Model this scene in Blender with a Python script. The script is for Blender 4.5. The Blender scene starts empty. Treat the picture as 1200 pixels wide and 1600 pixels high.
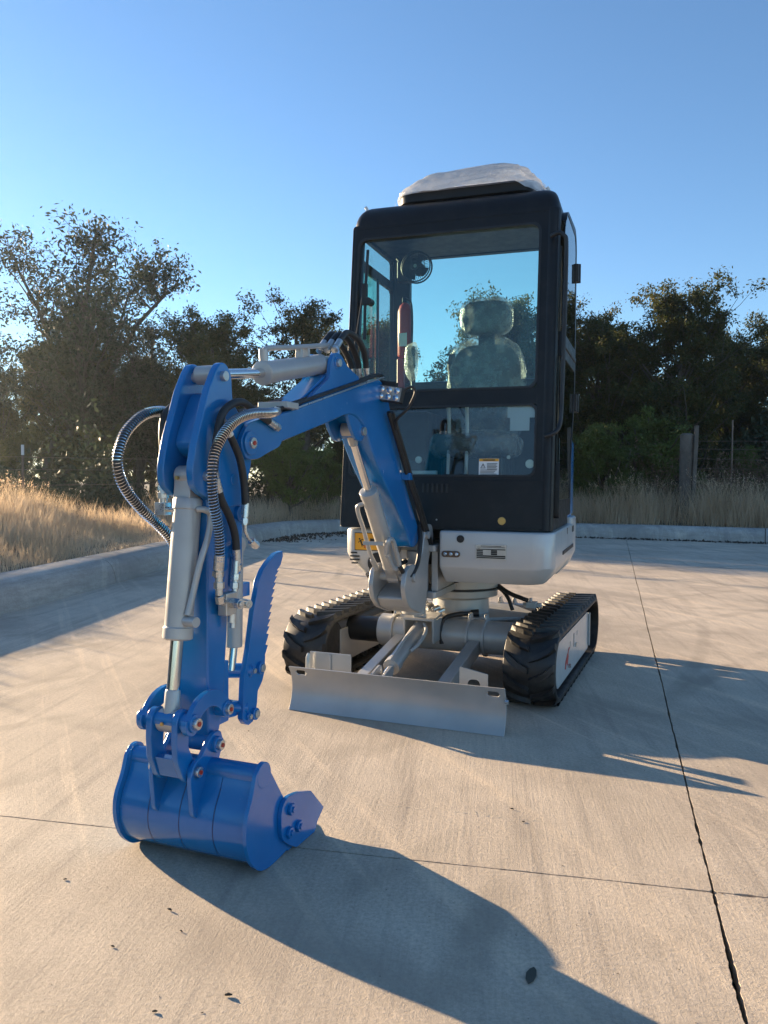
import bpy, bmesh, math, random
import numpy as np
from mathutils import Vector, Matrix, noise
from mathutils.geometry import delaunay_2d_cdt
PI = math.pi
sc = bpy.context.scene
col = sc.collection
rnd = random.Random(7)

# ------------------------------------------------------------------ camera
F, YH = 1250.0, 750.0
pitch, roll = math.atan((800 - YH) / F), math.radians(0.3)
cam = bpy.data.cameras.new('camera')
cam.sensor_fit = 'VERTICAL'; cam.sensor_height = 36; cam.lens = 36 * F / 1600
cam.clip_start = 0.05; cam.clip_end = 3000
co = bpy.data.objects.new('camera', cam); col.objects.link(co)
fw = Vector((0, math.cos(pitch), -math.sin(pitch)))
up0 = Vector((0, math.sin(pitch), math.cos(pitch))); rt0 = Vector((1, 0, 0))
rt = rt0 * math.cos(roll) + up0 * math.sin(roll)
upv = -rt0 * math.sin(roll) + up0 * math.cos(roll)
M = Matrix((rt, upv, -fw)).transposed().to_4x4(); M.translation = (0, 0, 1)
co.matrix_world = M
sc.camera = co

# ------------------------------------------------------------------ light
SUN_AZ = math.radians(51.7)      # left of the view direction
SUN_EL = math.radians(11.4)
w = bpy.data.worlds.new('World'); sc.world = w; w.use_nodes = True
nt = w.node_tree
sky = nt.nodes.new('ShaderNodeTexSky'); sky.sky_type = 'NISHITA'; sky.sun_disc = False
sky.sun_elevation = SUN_EL; sky.sun_rotation = -SUN_AZ
sky.air_density = 1.0; sky.dust_density = 0.05; sky.ozone_density = 3.5; sky.altitude = 300
bg = nt.nodes['Background']; bg.inputs[1].default_value = 0.078
nt.links.new(sky.outputs[0], bg.inputs[0])
sl = bpy.data.lights.new('sun', 'SUN'); sl.energy = 5.0; sl.angle = math.radians(0.5)
sl.color = (1.0, 0.76, 0.49)
so = bpy.data.objects.new('sun', sl); col.objects.link(so)
sd = Vector((-math.sin(SUN_AZ) * math.cos(SUN_EL), math.cos(SUN_AZ) * math.cos(SUN_EL), math.sin(SUN_EL)))
so.rotation_euler = sd.to_track_quat('Z', 'Y').to_euler()
sc.view_settings.view_transform = 'Standard'; sc.view_settings.look = 'None'
sc.view_settings.gamma = 1; sc.view_settings.use_curve_mapping = False
sc.view_settings.exposure = 1.8

# ------------------------------------------------------------------ materials
def new_mat(name):
    m = bpy.data.materials.new(name); m.use_nodes = True
    return m, m.node_tree, m.node_tree.nodes['Principled BSDF']
def N(t, typ, **kw):
    n = t.nodes.new(typ)
    for k, v in kw.items():
        if k in n.inputs.keys(): n.inputs[k].default_value = v
        else: setattr(n, k, v)
    return n
def ramp(t, src, a, b, c0, c1):
    r = N(t, 'ShaderNodeValToRGB'); e = r.color_ramp.elements
    e[0].position, e[1].position = a, b
    e[0].color = (*c0, 1) if len(c0) == 3 else c0; e[1].color = (*c1, 1) if len(c1) == 3 else c1
    t.links.new(src, r.inputs[0]); return r.outputs[0]
def mix(t, fac, a, b, mode='MIX'):
    n = t.nodes.new('ShaderNodeMix'); n.data_type = 'RGBA'; n.blend_type = mode
    for s, v in ((n.inputs[0], fac), (n.inputs[6], a), (n.inputs[7], b)):
        if hasattr(v, 'default_value'): t.links.new(v, s)
        else: s.default_value = v if s.type == 'VALUE' else (*v, 1)
    return n.outputs[2]
def coords(t, kind='Object', scale=(1, 1, 1), rot=(0, 0, 0)):
    c = N(t, 'ShaderNodeTexCoord'); m = N(t, 'ShaderNodeMapping')
    m.inputs['Scale'].default_value = scale; m.inputs['Rotation'].default_value = rot
    t.links.new(c.outputs[kind], m.inputs[0]); return m.outputs[0]
def tnoise(t, vec, scale, detail=4, rough=.55):
    n = N(t, 'ShaderNodeTexNoise', Scale=scale, Detail=detail, Roughness=rough)
    t.links.new(vec, n.inputs['Vector']); return n.outputs[0]
def bump(t, b, src, strength, dist=.002):
    n = N(t, 'ShaderNodeBump', Strength=strength, Distance=dist)
    t.links.new(src, n.inputs['Height'])
    t.links.new(n.outputs[0], b.inputs['Normal']); return n
def paint(name, colr, rough=.4, metal=0, var=.25, bmp=.15, scale=60, coat=0, dust=0, spec=.5):
    m, t, b = new_mat(name); v = coords(t)
    n1 = tnoise(t, v, 7, 5); n2 = tnoise(t, v, scale, 3)
    dark = tuple(c * (1 - var) for c in colr); lite = tuple(min(1, c * (1 + var * .6)) for c in colr)
    c = ramp(t, n1, .3, .7, dark, lite)
    if dust:
        d = ramp(t, tnoise(t, v, 14, 8, .7), .5, .8, (0, 0, 0), (dust, dust, dust))
        c = mix(t, d, c, (.33, .29, .23))
    t.links.new(c, b.inputs['Base Color'])
    r = ramp(t, tnoise(t, v, 18, 6, .7), .3, .75, (rough * .75,) * 3, (min(1, rough * 1.35),) * 3)
    t.links.new(r, b.inputs['Roughness']); b.inputs['Metallic'].default_value = metal; b.inputs['Specular IOR Level'].default_value = spec
    b.inputs['Coat Weight'].default_value = coat; b.inputs['Coat Roughness'].default_value = .12
    bump(t, b, n2, bmp, .001)
    return m
MT = {}
MT['blue'] = paint('blue_paint', (.002, .145, .41), .22, 0, .10, .10, 55, .4, .035)
MT['navy'] = paint('dark_blue_seam_sealer', (.002, .045, .15), .4, 0, .1, .1)
MT['silver'] = paint('silver_grey_paint', (.42, .415, .40), .38, .3, .12, .12, 70, .1, .12)
MT['white'] = paint('light_grey_body_paint', (.50, .50, .485), .36, .15, .06, .08, 70, .2, .10)
MT['black'] = paint('black_powder_coat', (.009, .009, .010), .38, 0, .2, .22, 160, 0, .03, .3)
MT['dark'] = paint('dark_plastic', (.014, .014, .015), .5, 0, .2, .2, 120, 0, .03)
MT['rubber'] = paint('track_rubber', (.013, .013, .0135), .5, 0, .3, .35, 50, 0, .13)
MT['hose'] = paint('hose_rubber', (.018, .018, .018), .5, 0, .2, .3, 120)
MT['chrome'] = paint('chrome', (.72, .72, .72), .12, 1, .03, .02)
MT['steel'] = paint('galvanised_steel', (.55, .55, .53), .33, .85, .2, .15, 90)
MT['fitting'] = paint('zinc_fitting', (.62, .62, .60), .28, .9, .1, .1, 90)
MT['brass'] = paint('brass', (.55, .38, .14), .35, .9, .1, .1)
MT['redcap'] = paint('red_paint_mark', (.45, .035, .015), .5, 0, .1, .1)
MT['red'] = paint('red_paint', (.42, .03, .02), .4, 0, .1, .1)
MT['seat'] = paint('seat_fabric', (.07, .07, .075), .8, 0, .2, .4, 200)
MT['paper'] = paint('paper', (.72, .72, .70), .7, 0, .03, .05)
MT['orange'] = paint('orange_sticker', (.78, .36, .02), .4, 0, .03, .02)
MT['ink'] = paint('black_ink', (.012, .012, .012), .5, 0, .1, .02)
MT['redink'] = paint('red_ink', (.5, .03, .02), .45, 0, .1, .02)
MT['liner'] = paint('roof_liner', (.16, .16, .165), .85, 0, .15, .4, 200)
MT['wood'] = paint('weathered_wood', (.13, .105, .085), .9, 0, .35, .6, 40)
MT['bark'] = paint('bark', (.085, .07, .058), .9, 0, .4, .8, 30)
MT['wire'] = paint('rusty_wire', (.2, .15, .12), .6, .6, .2, .1)
MT['lamp'] = paint('lamp_lens', (.45, .42, .38), .12, .5, .1, .1)
MT['amber'] = paint('smoked_lens', (.10, .065, .045), .2, 0, .1, .05)
MT['debris'] = paint('dry_bits', (.035, .028, .022), .9, 0, .5, .4)
MT['leafd'] = paint('dead_leaf', (.06, .06, .045), .8, 0, .4, .4)

def glassmat(name, tint, refl=1.0):
    m, t, b = new_mat(name); t.nodes.remove(b)
    out = t.nodes['Material Output']
    tr = N(t, 'ShaderNodeBsdfTransparent'); tr.inputs[0].default_value = (*tint, 1)
    gl = N(t, 'ShaderNodeBsdfGlossy'); gl.inputs['Roughness'].default_value = .015
    gl.inputs['Color'].default_value = (refl, refl, refl, 1)
    fr = N(t, 'ShaderNodeFresnel', IOR=1.52)
    mx = N(t, 'ShaderNodeMixShader')
    v = coords(t)
    sm = ramp(t, tnoise(t, v, 6, 6, .7), .5, .95, (0, 0, 0), (.008, .008, .008))
    df = N(t, 'ShaderNodeBsdfDiffuse'); df.inputs[0].default_value = (.5, .5, .5, 1)
    mx2 = N(t, 'ShaderNodeMixShader')
    lim = N(t, 'ShaderNodeMapRange'); lim.inputs[2].default_value = 1; lim.inputs[4].default_value = refl; t.links.new(fr.outputs[0], lim.inputs[0])
    gl.inputs['Color'].default_value = (1, 1, 1, 1)
    t.links.new(lim.outputs[0], mx.inputs[0]); t.links.new(tr.outputs[0], mx.inputs[1]); t.links.new(gl.outputs[0], mx.inputs[2])
    t.links.new(sm, mx2.inputs[0]); t.links.new(mx.outputs[0], mx2.inputs[1]); t.links.new(df.outputs[0], mx2.inputs[2])
    t.links.new(mx2.outputs[0], out.inputs[0])
    return m
MT['glass'] = glassmat('tinted_glass', (.83, .965, .915))
MT['gglass'] = glassmat('green_glass', (.72, .95, .86), .35)
MT['cglass'] = glassmat('clear_glass', (.93, .965, .965), .35)
MT['fglass'] = glassmat('front_glass', (.86, .93, .93))
def wrapmat():
    m, t, b = new_mat('plastic_wrap'); t.nodes.remove(b); out = t.nodes['Material Output']
    v = coords(t, scale=(1, 1, 1)); n = tnoise(t, v, 16, 6, .7)
    bp = N(t, 'ShaderNodeBump', Strength=.9, Distance=.012); t.links.new(n, bp.inputs['Height'])
    tr = N(t, 'ShaderNodeBsdfTransparent'); tr.inputs[0].default_value = (.92, .93, .93, 1)
    df = N(t, 'ShaderNodeBsdfDiffuse'); df.inputs[0].default_value = (.78, .78, .78, 1)
    tl = N(t, 'ShaderNodeBsdfTranslucent'); tl.inputs[0].default_value = (.75, .75, .75, 1)
    gl = N(t, 'ShaderNodeBsdfGlossy'); gl.inputs['Roughness'].default_value = .18
    for s in (df, tl, gl): t.links.new(bp.outputs[0], s.inputs['Normal'])
    a = N(t, 'ShaderNodeMixShader'); a.inputs[0].default_value = .5
    t.links.new(df.outputs[0], a.inputs[1]); t.links.new(tl.outputs[0], a.inputs[2])
    c = N(t, 'ShaderNodeMixShader'); c.inputs[0].default_value = .22
    t.links.new(a.outputs[0], c.inputs[1]); t.links.new(gl.outputs[0], c.inputs[2])
    d = N(t, 'ShaderNodeMixShader'); t.links.new(ramp(t, n, .3, .7, (.08,)*3, (.60,)*3), d.inputs[0])
    t.links.new(tr.outputs[0], d.inputs[1]); t.links.new(c.outputs[0], d.inputs[2])
    t.links.new(d.outputs[0], out.inputs[0]); return m, d, t
MT['wrap'], _, _ = wrapmat()
_m, _d, _t = wrapmat(); MT['wrapthick'] = _m; _m.name = 'frosted_plastic_wrap'
_n = tnoise(_t, coords(_t), 16, 5, .7); _t.links.new(ramp(_t, _n, .3, .7, (.60,)*3, (.93,)*3), _d.inputs[0])

def leafmat(name, c1, c2, c3):
    m, t, b = new_mat(name); t.nodes.remove(b); out = t.nodes['Material Output']
    v = coords(t); a = tnoise(t, v, 1.3, 3); g = tnoise(t, v, 9, 2)
    oi = N(t, 'ShaderNodeObjectInfo')
    c = ramp(t, a, .35, .65, c1, c2); c = mix(t, ramp(t, g, .5, .7, (0,)*3, (.7,)*3), c, c3)
    hs = N(t, 'ShaderNodeHueSaturation'); t.links.new(c, hs.inputs['Color'])
    mp = N(t, 'ShaderNodeMapRange'); mp.inputs[3].default_value = .75; mp.inputs[4].default_value = 1.25
    t.links.new(oi.outputs['Random'], mp.inputs[0]); t.links.new(mp.outputs[0], hs.inputs['Value'])
    df = N(t, 'ShaderNodeBsdfPrincipled', Roughness=.6); df.inputs['Specular IOR Level'].default_value = .25
    tl = N(t, 'ShaderNodeBsdfTranslucent')
    t.links.new(hs.outputs[0], df.inputs['Base Color']); t.links.new(hs.outputs[0], tl.inputs[0])
    s = N(t, 'ShaderNodeMixShader'); s.inputs[0].default_value = .5 if name == 'dry_grass' else .40 if name == 'juniper_leaves' else .24
    t.links.new(df.outputs[0], s.inputs[1]); t.links.new(tl.outputs[0], s.inputs[2]); t.links.new(s.outputs[0], out.inputs[0])
    return m
MT['juniper'] = leafmat('juniper_leaves', (.040, .056, .018), (.072, .078, .020), (.15, .105, .028))
MT['oak'] = leafmat('oak_leaves', (.032, .050, .027), (.050, .066, .033), (.075, .078, .042))
MT['bush'] = leafmat('bush_leaves', (.075, .11, .026), (.12, .16, .035), (.15, .17, .045))
MT['grass'] = leafmat('dry_grass', (.54, .40, .255), (.66, .52, .36), (.57, .39, .25))
MT['weed'] = leafmat('reddish_weeds', (.17, .10, .07), (.24, .15, .10), (.28, .20, .13))

def concrete(name, base, kerb=False):
    m, t, b = new_mat(name)
    g = N(t, 'ShaderNodeNewGeometry'); P = g.outputs['Position']
    def mp(scale, rot=0):
        r0 = N(t, 'ShaderNodeMapping'); r0.inputs['Rotation'].default_value = (0, 0, rot); t.links.new(P, r0.inputs[0])
        n = N(t, 'ShaderNodeMapping'); n.inputs['Scale'].default_value = scale
        t.links.new(r0.outputs[0], n.inputs[0]); return n.outputs[0]
    big = tnoise(t, mp((1, 1, 1)), .55, 6, .62); mid = tnoise(t, mp((1, 1, 1)), 3.2, 8, .68)
    fine = tnoise(t, mp((1, 1, 1)), 95, 6, .8); grit = tnoise(t, mp((1, 1, 1)), 260, 3, .7)
    streak = tnoise(t, mp((8, .45, 1), math.radians(6)), 1.5, 8, .7)
    streak2 = tnoise(t, mp((10, .30, 1), math.radians(-24)), .9, 7, .66)
    broom = tnoise(t, mp((60, 1.2, 1), math.radians(8)), 1.6, 5, .7)
    c = ramp(t, big, .32, .68, tuple(x * .70 for x in base), tuple(x * 1.14 for x in base))
    c = mix(t, ramp(t, mid, .42, .72, (0,)*3, (.5,)*3), c, tuple(x * y for x, y in zip(base, (.70, .68, .66))))
    c = mix(t, ramp(t, streak, .50, .68, (0,)*3, (.75,)*3), c, tuple(x * y for x, y in zip(base, (.58, .58, .60))))
    c = mix(t, ramp(t, streak2, .52, .66, (0,)*3, (.65,)*3), c, tuple(x * y for x, y in zip(base, (1.25, 1.2, 1.12))))
    c = mix(t, .75, c, mix(t, 1.0, c, ramp(t, fine, .28, .72, (.55,)*3, (1.35,)*3), 'MULTIPLY'))
    bfac = ramp(t, big, .42, .6, (.06,)*3, (.42,)*3); c = mix(t, bfac, c, mix(t, 1.0, c, ramp(t, broom, .3, .7, (.68,)*3, (1.22,)*3), 'MULTIPLY'))
    vor = N(t, 'ShaderNodeTexVoronoi', Scale=34.0); t.links.new(P, vor.inputs['Vector'])
    pit = ramp(t, vor.outputs['Distance'], .05, .13, (.55,)*3, (0,)*3)
    pit = mix(t, 1.0, pit, ramp(t, mid, .48, .6, (0,)*3, (1,)*3), 'MULTIPLY'); c = mix(t, pit, c, tuple(x*.3 for x in base))
    stain = tnoise(t, mp((1.6, .7, 1), math.radians(-38)), .75, 7, .66); c = mix(t, ramp(t, stain, .50, .62, (0,)*3, (.62,)*3), c, tuple(x*y for x, y in zip(base, (.56, .56, .57))))
    spot = ramp(t, tnoise(t, mp((1, 1, 1)), 1.9, 3, .5), .70, .76, (0,)*3, (.32,)*3)
    c = mix(t, spot, c, (.09, .08, .07))
    # tyre marks: thin arcs swept by turning wheels
    for cx, cy, s, amt in ((7.5, -1.2, 1.15, .6), (-6.5, 8.5, 1.5, .5), (5.2, 16.0, .9, .5)):
        sub = N(t, 'ShaderNodeVectorMath', operation='SUBTRACT'); sub.inputs[1].default_value = (cx, cy, 0); t.links.new(P, sub.inputs[0])
        sc_ = N(t, 'ShaderNodeVectorMath', operation='SCALE'); sc_.inputs['Scale'].default_value = s; t.links.new(sub.outputs[0], sc_.inputs[0])
        wv = N(t, 'ShaderNodeTexWave'); wv.wave_type = 'RINGS'; wv.rings_direction = 'Z'
        wv.inputs['Scale'].default_value = .33; wv.inputs['Distortion'].default_value = .5; wv.inputs['Detail Scale'].default_value = .4
        t.links.new(sc_.outputs[0], wv.inputs[0])
        f = ramp(t, wv.outputs[1], .94, .99, (0,)*3, (amt,)*3)
        brk = ramp(t, tnoise(t, mp((1, 1, 1)), .8, 5, .6), .46, .62, (0,)*3, (1,)*3)
        f = mix(t, 1.0, f, brk, 'MULTIPLY'); c = mix(t, f, c, tuple(x * .5 for x in base))
    if kerb:
        gr = ramp(t, tnoise(t, mp((2.5, 2.5, 12)), 2.0, 6, .7), .45, .7, (0,)*3, (.55,)*3)
        c = mix(t, gr, c, tuple(x * .5 for x in base))
    t.links.new(c, b.inputs['Base Color'])
    b.inputs['Roughness'].default_value = .78; b.inputs['Specular IOR Level'].default_value = .35
    h = N(t, 'ShaderNodeMath', operation='ADD'); t.links.new(fine, h.inputs[0])
    h2 = N(t, 'ShaderNodeMath', operation='MULTIPLY'); h2.inputs[1].default_value = .45; t.links.new(grit, h2.inputs[0]); t.links.new(h2.outputs[0], h.inputs[1])
    h3 = N(t, 'ShaderNodeMath', operation='MULTIPLY'); h3.inputs[1].default_value = .4; t.links.new(broom, h3.inputs[0])
    h4 = N(t, 'ShaderNodeMath', operation='ADD'); t.links.new(h.outputs[0], h4.inputs[0]); t.links.new(h3.outputs[0], h4.inputs[1])
    bump(t, b, h4.outputs[0], .75, .005)
    return m
MT['concrete'] = concrete('concrete', (.60, .505, .395))
MT['kerb'] = concrete('kerb_concrete', (.47, .445, .40), True)
def soil():
    m, t, b = new_mat('soil'); g = N(t, 'ShaderNodeNewGeometry')
    n = tnoise(t, g.outputs['Position'], 4, 8, .7)
    t.links.new(ramp(t, n, .3, .7, (.05, .042, .03), (.15, .12, .08)), b.inputs['Base Color'])
    b.inputs['Roughness'].default_value = .95; bump(t, b, n, .8, .03); return m
MT['soil'] = soil()
_m, _t, _b = new_mat('joint_dirt'); _b.inputs['Base Color'].default_value = (.03, .027, .024, 1); _b.inputs['Roughness'].default_value = 1; MT['joint'] = _m

# ------------------------------------------------------------------ mesh helpers
class MB:
    def __init__(s): s.v = []; s.f = []
    def add(s, v, f):
        o = len(s.v); s.v += [tuple(x) for x in v]; s.f += [tuple(i + o for i in q) for q in f]; return s
    def box(s, a, b, Mx=None):
        x0, y0, z0 = a; x1, y1, z1 = b
        v = [(x0,y0,z0),(x1,y0,z0),(x1,y1,z0),(x0,y1,z0),(x0,y0,z1),(x1,y0,z1),(x1,y1,z1),(x0,y1,z1)]
        if Mx: v = [tuple(Mx @ Vector(p)) for p in v]
        return s.add(v, [(3,2,1,0),(4,5,6,7),(0,1,5,4),(1,2,6,5),(2,3,7,6),(3,0,4,7)])
    def tube(s, pts, r, n=12, cap=True, closed=False):
        pts = [Vector(p) for p in pts]; k = len(pts)
        rr = r if isinstance(r, (list, tuple)) else [r] * k
        T = []
        for i in range(k):
            a = pts[(i - 1) % k] if (i or closed) else pts[i]; b = pts[(i + 1) % k] if (i < k - 1 or closed) else pts[i]
            T.append((b - a).normalized() if (b - a).length > 1e-9 else (T[-1] if T else Vector((0,0,1))))
        u = T[0].orthogonal().normalized(); vs = []
        for i in range(k):
            u = (u - T[i] * u.dot(T[i])).normalized(); w_ = T[i].cross(u)
            for j in range(n):
                a = 2 * PI * j / n; vs.append(pts[i] + (u * math.cos(a) + w_ * math.sin(a)) * rr[i])
        fs = [(i*n+j, i*n+(j+1)%n, (i+1)*n+(j+1)%n, (i+1)*n+j) for i in range(k-1) for j in range(n)]
        if closed: fs += [((k-1)*n+j, (k-1)*n+(j+1)%n, (j+1)%n, j) for j in range(n)]
        elif cap: fs += [tuple(range(n-1, -1, -1)), tuple((k-1)*n+j for j in range(n))]
        return s.add(vs, fs)
    def cyl(s, a, b, r, n=20, r2=None): return s.tube([a, b], [r, r if r2 is None else r2], n)
    def prism(s, poly, fn, a, b):
        """poly: 2-D outline, fn(u,v,w)->xyz, extruded w from a to b"""
        n = len(poly); v = [fn(u_, v_, a) for u_, v_ in poly] + [fn(u_, v_, b) for u_, v_ in poly]
        f = [tuple(range(n)), tuple(range(2*n-1, n-1, -1))] + [(i, i+n, (i+1)%n+n, (i+1)%n) for i in range(n)]
        return s.add(v, f)
    def plate(s, outer, holes, fn, a, b, grid=None):
        pts = list(outer); loops = [list(range(len(outer)))]
        for h in holes: loops.append(list(range(len(pts), len(pts)+len(h)))); pts += list(h)
        edges = [(l[i], l[(i+1) % len(l)]) for l in loops for i in range(len(l))]
        if grid:
            pts += [g for g in grid if inside(g, outer) and not any(inside(g, h) for h in holes)]
        r = delaunay_2d_cdt([Vector(p) for p in pts], edges, [], 0, 1e-6)
        V = r[0]; FF = []
        for f in r[2]:
            c = sum((V[i] for i in f), Vector((0, 0))) / len(f)
            if inside(c, outer) and not any(inside(c, h) for h in holes): FF.append(tuple(f))
        n = len(V); v = [fn(p[0], p[1], a) for p in V] + [fn(p[0], p[1], b) for p in V]
        cnt = {}
        for f in FF:
            for i in range(len(f)):
                e = (f[i], f[(i+1) % len(f)]); cnt[e] = 1
        fs = list(FF) + [tuple(i+n for i in reversed(f)) for f in FF]
        for (i, j) in cnt:
            if (j, i) not in cnt: fs.append((j, i, i+n, j+n))
        return s.add(v, fs)
    def build(s, name, mat, frame=None, parent=None, bevel=0, seg=2, smooth=True, ang=40, sub=0, fix=True):
        me = bpy.data.meshes.new(name); me.from_pydata(s.v, [], s.f)
        if fix:
            bm = bmesh.new(); bm.from_mesh(me); bmesh.ops.recalc_face_normals(bm, faces=bm.faces); bm.to_mesh(me); bm.free()
        if mat: me.materials.append(MT[mat] if isinstance(mat, str) else mat)
        if smooth:
            me.shade_smooth(); me.set_sharp_from_angle(angle=math.radians(ang))
        o = bpy.data.objects.new(name, me); col.objects.link(o)
        W = frame.copy() if frame else Matrix.Identity(4)
        put(o, W, parent)
        if bevel:
            md = o.modifiers.new('bevel', 'BEVEL'); md.width = bevel; md.segments = seg; md.limit_method = 'ANGLE'; md.angle_limit = math.radians(35); md.harden_normals = smooth
        if sub:
            md = o.modifiers.new('sub', 'SUBSURF'); md.levels = sub; md.render_levels = sub
        return o
WM = {}
def put(o, W, parent):
    WM[o.name] = W
    if parent is not None:
        o.parent = parent; o.matrix_parent_inverse = Matrix.Identity(4)
        o.matrix_basis = WM[parent.name].inverted() @ W
    else: o.matrix_basis = W
def inside(p, poly):
    x, y = p[0], p[1]; c = False; n = len(poly)
    for i in range(n):
        x1, y1 = poly[i]; x2, y2 = poly[(i+1) % n]
        if (y1 > y) != (y2 > y) and x < (x2-x1)*(y-y1)/(y2-y1)+x1: c = not c
    return c
def rrect(x0, y0, x1, y1, r, n=5):
    r = r if isinstance(r, (list, tuple)) else [r]*4; o = []
    for (cx, cy, a0, q) in ((x1-r[1], y0+r[1], -90, r[1]), (x1-r[2], y1-r[2], 0, r[2]), (x0+r[3], y1-r[3], 90, r[3]), (x0+r[0], y0+r[0], 180, r[0])):
        for i in range(n+1):
            a = math.radians(a0 + 90*i/n); o.append((cx+q*math.cos(a), cy+q*math.sin(a)))
    return o
def circ(cx, cy, r, n=20): return [(cx+r*math.cos(2*PI*i/n), cy+r*math.sin(2*PI*i/n)) for i in range(n)]
def smooth_path(pts, n=6):
    pts = [Vector(p) for p in pts]; o = []
    P = [pts[0]*2-pts[1]] + pts + [pts[-1]*2-pts[-2]]
    for i in range(1, len(P)-2):
        a, b, c, d = P[i-1], P[i], P[i+1], P[i+2]
        for k in range(n):
            t = k/n; o.append(.5*((2*b)+(c-a)*t+(2*a-5*b+4*c-d)*t*t+(3*b-a-3*c+d)*t**3))
    o.append(P[-2]); return o
def roundpoly(poly, r, n=4):
    """round every corner of a 2-D polygon"""
    o = []; k = len(poly)
    rr = r if isinstance(r, (list, tuple)) else [r]*k
    for i in range(k):
        p = Vector(poly[i]); a = Vector(poly[i-1])-p; b = Vector(poly[(i+1) % k])-p
        q = min(rr[i], a.length*.45, b.length*.45)
        if q < 1e-5: o.append(tuple(p)); continue
        p0 = p+a.normalized()*q; p1 = p+b.normalized()*q
        for j in range(n+1):
            t = j/n; o.append(tuple(p0*(1-t)**2+p*2*t*(1-t)+p1*t*t))
    return o
def meta(o, label=None, cat=None, group=None, kind=None):
    if label: o['label'] = label
    if cat: o['category'] = cat
    if group: o['group'] = group
    if kind: o['kind'] = kind
    return o
def empty(name, W, parent=None):
    o = bpy.data.objects.new(name, None); o.empty_display_size = .2; col.objects.link(o); put(o, W, parent); return o
def npmesh(name, V, Fq, mat, smooth=False):
    me = bpy.data.meshes.new(name); V = np.asarray(V, np.float32); Fq = np.asarray(Fq, np.int32)
    k = Fq.shape[1]; me.vertices.add(len(V)); me.vertices.foreach_set('co', V.ravel())
    me.loops.add(Fq.size); me.loops.foreach_set('vertex_index', Fq.ravel())
    me.polygons.add(len(Fq)); me.polygons.foreach_set('loop_start', np.arange(0, Fq.size, k, dtype=np.int32))
    me.update(calc_edges=True); me.validate()
    me.materials.append(MT[mat])
    if smooth: me.shade_smooth()
    return me

# ------------------------------------------------------------------ ground, slabs, kerb, verge
I4 = Matrix.Identity(4)
g = npmesh('ground', [(-220,-220,-.09),(220,-220,-.09),(220,220,-.09),(-220,220,-.09)], [(0,1,2,3)], 'soil')
go = bpy.data.objects.new('ground', g); col.objects.link(go); meta(go, 'bare brown earth spreading out beneath and beyond the lot', 'ground', kind='structure')
lot = MB().box((-40,-40,-.085),(40,40,-.045)).build('concrete_lot', 'joint', I4, smooth=False)
meta(lot, 'pale sunlit concrete lot of large slabs under the excavator', 'pavement', kind='structure')
j1a, j1b = Vector((.673, 1.438)), Vector((3.269, 10.572)); j2a, j2b = Vector((-1.132, 2.331)), Vector((.929, 1.887))
d1 = (j1b-j1a).normalized(); d2 = (j2b-j2a).normalized()
den = d1.x*d2.y-d1.y*d2.x; dd = j2a-j1a; X0 = j1a + d1*((dd.x*d2.y-dd.y*d2.x)/den)
def joint_line(d, sgn, half, side, seed):
    """points from the crossing outwards along d, offset to one side with chipped edge"""
    nrm = Vector((-d.y, d.x))*side; r = random.Random(seed); o = []; s = 0.0; ch = 0
    while s < 45:
        step = .011 if s < 4 else (.03 if s < 12 else 1.5)
        if ch <= 0 and s < 8 and r.random() < .03: ch = r.randint(2, 5); amp = r.uniform(.001, .0042)
        off = half + noise.noise(Vector((s*14, seed*3.1, side)))*.0016 + r.uniform(-.0007, .0007)
        if ch > 0: off += amp*r.uniform(.5, 1); ch -= 1
        wander = noise.noise(Vector((s*1.2, seed*9.7, 0)))*.004 + noise.noise(Vector((s*6, seed*9.7, 4)))*.0012
        if sgn < 0 and d is d1 and .16 < s < .50: off += .004*math.sin((s-.16)/.34*PI)*(1+r.uniform(-.5, .5))
        o.append(X0 + d*sgn*s + nrm*sgn*off*sgn + Vector((-d.y, d.x))*wander*min(1, s*4)); s += step
    return o
j1 = {(sg, sd): joint_line(d1, sg, .0030, sd, 11 if sg > 0 else 12) for sg in (1,-1) for sd in (1,-1)}
j2 = {(sg, sd): joint_line(d2, sg, .0027, sd, 21 if sg > 0 else 22) for sg in (1,-1) for sd in (1,-1)}
# quadrants: j1 direction (+ far / - near), left normal of d1 = left side
for (s1, s2) in ((1, 1), (1, -1), (-1, 1), (-1, -1)):
    # along j1 (s1), on the side where j2*s2 lies ; along j2 (s2), on the side where j1*s1 lies
    side1 = 1 if Vector((-d1.y, d1.x)).dot(d2*s2) > 0 else -1
    side2 = 1 if Vector((-d2.y, d2.x)).dot(d1*s1) > 0 else -1
    A = j1[(s1, side1)]; B = j2[(s2, side2)]
    poly = [tuple(p) for p in reversed(A[1:])] + [tuple(X0+(d1*s1+d2*s2)*.006)] + [tuple(p) for p in B[1:]] + [tuple(X0+d1*s1*60+d2*s2*60)]
    mb = MB(); n = len(poly); 
    ins = []
    me_v = [(x, y, 0) for x, y in poly] + [(x, y, -.04) for x, y in poly]
    mb.add(me_v, [tuple(range(n))] + [(i, i+n, (i+1) % n+n, (i+1) % n) for i in range(n)])
    so_ = mb.build('concrete_slab', 'concrete', I4, lot, smooth=False)

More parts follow.
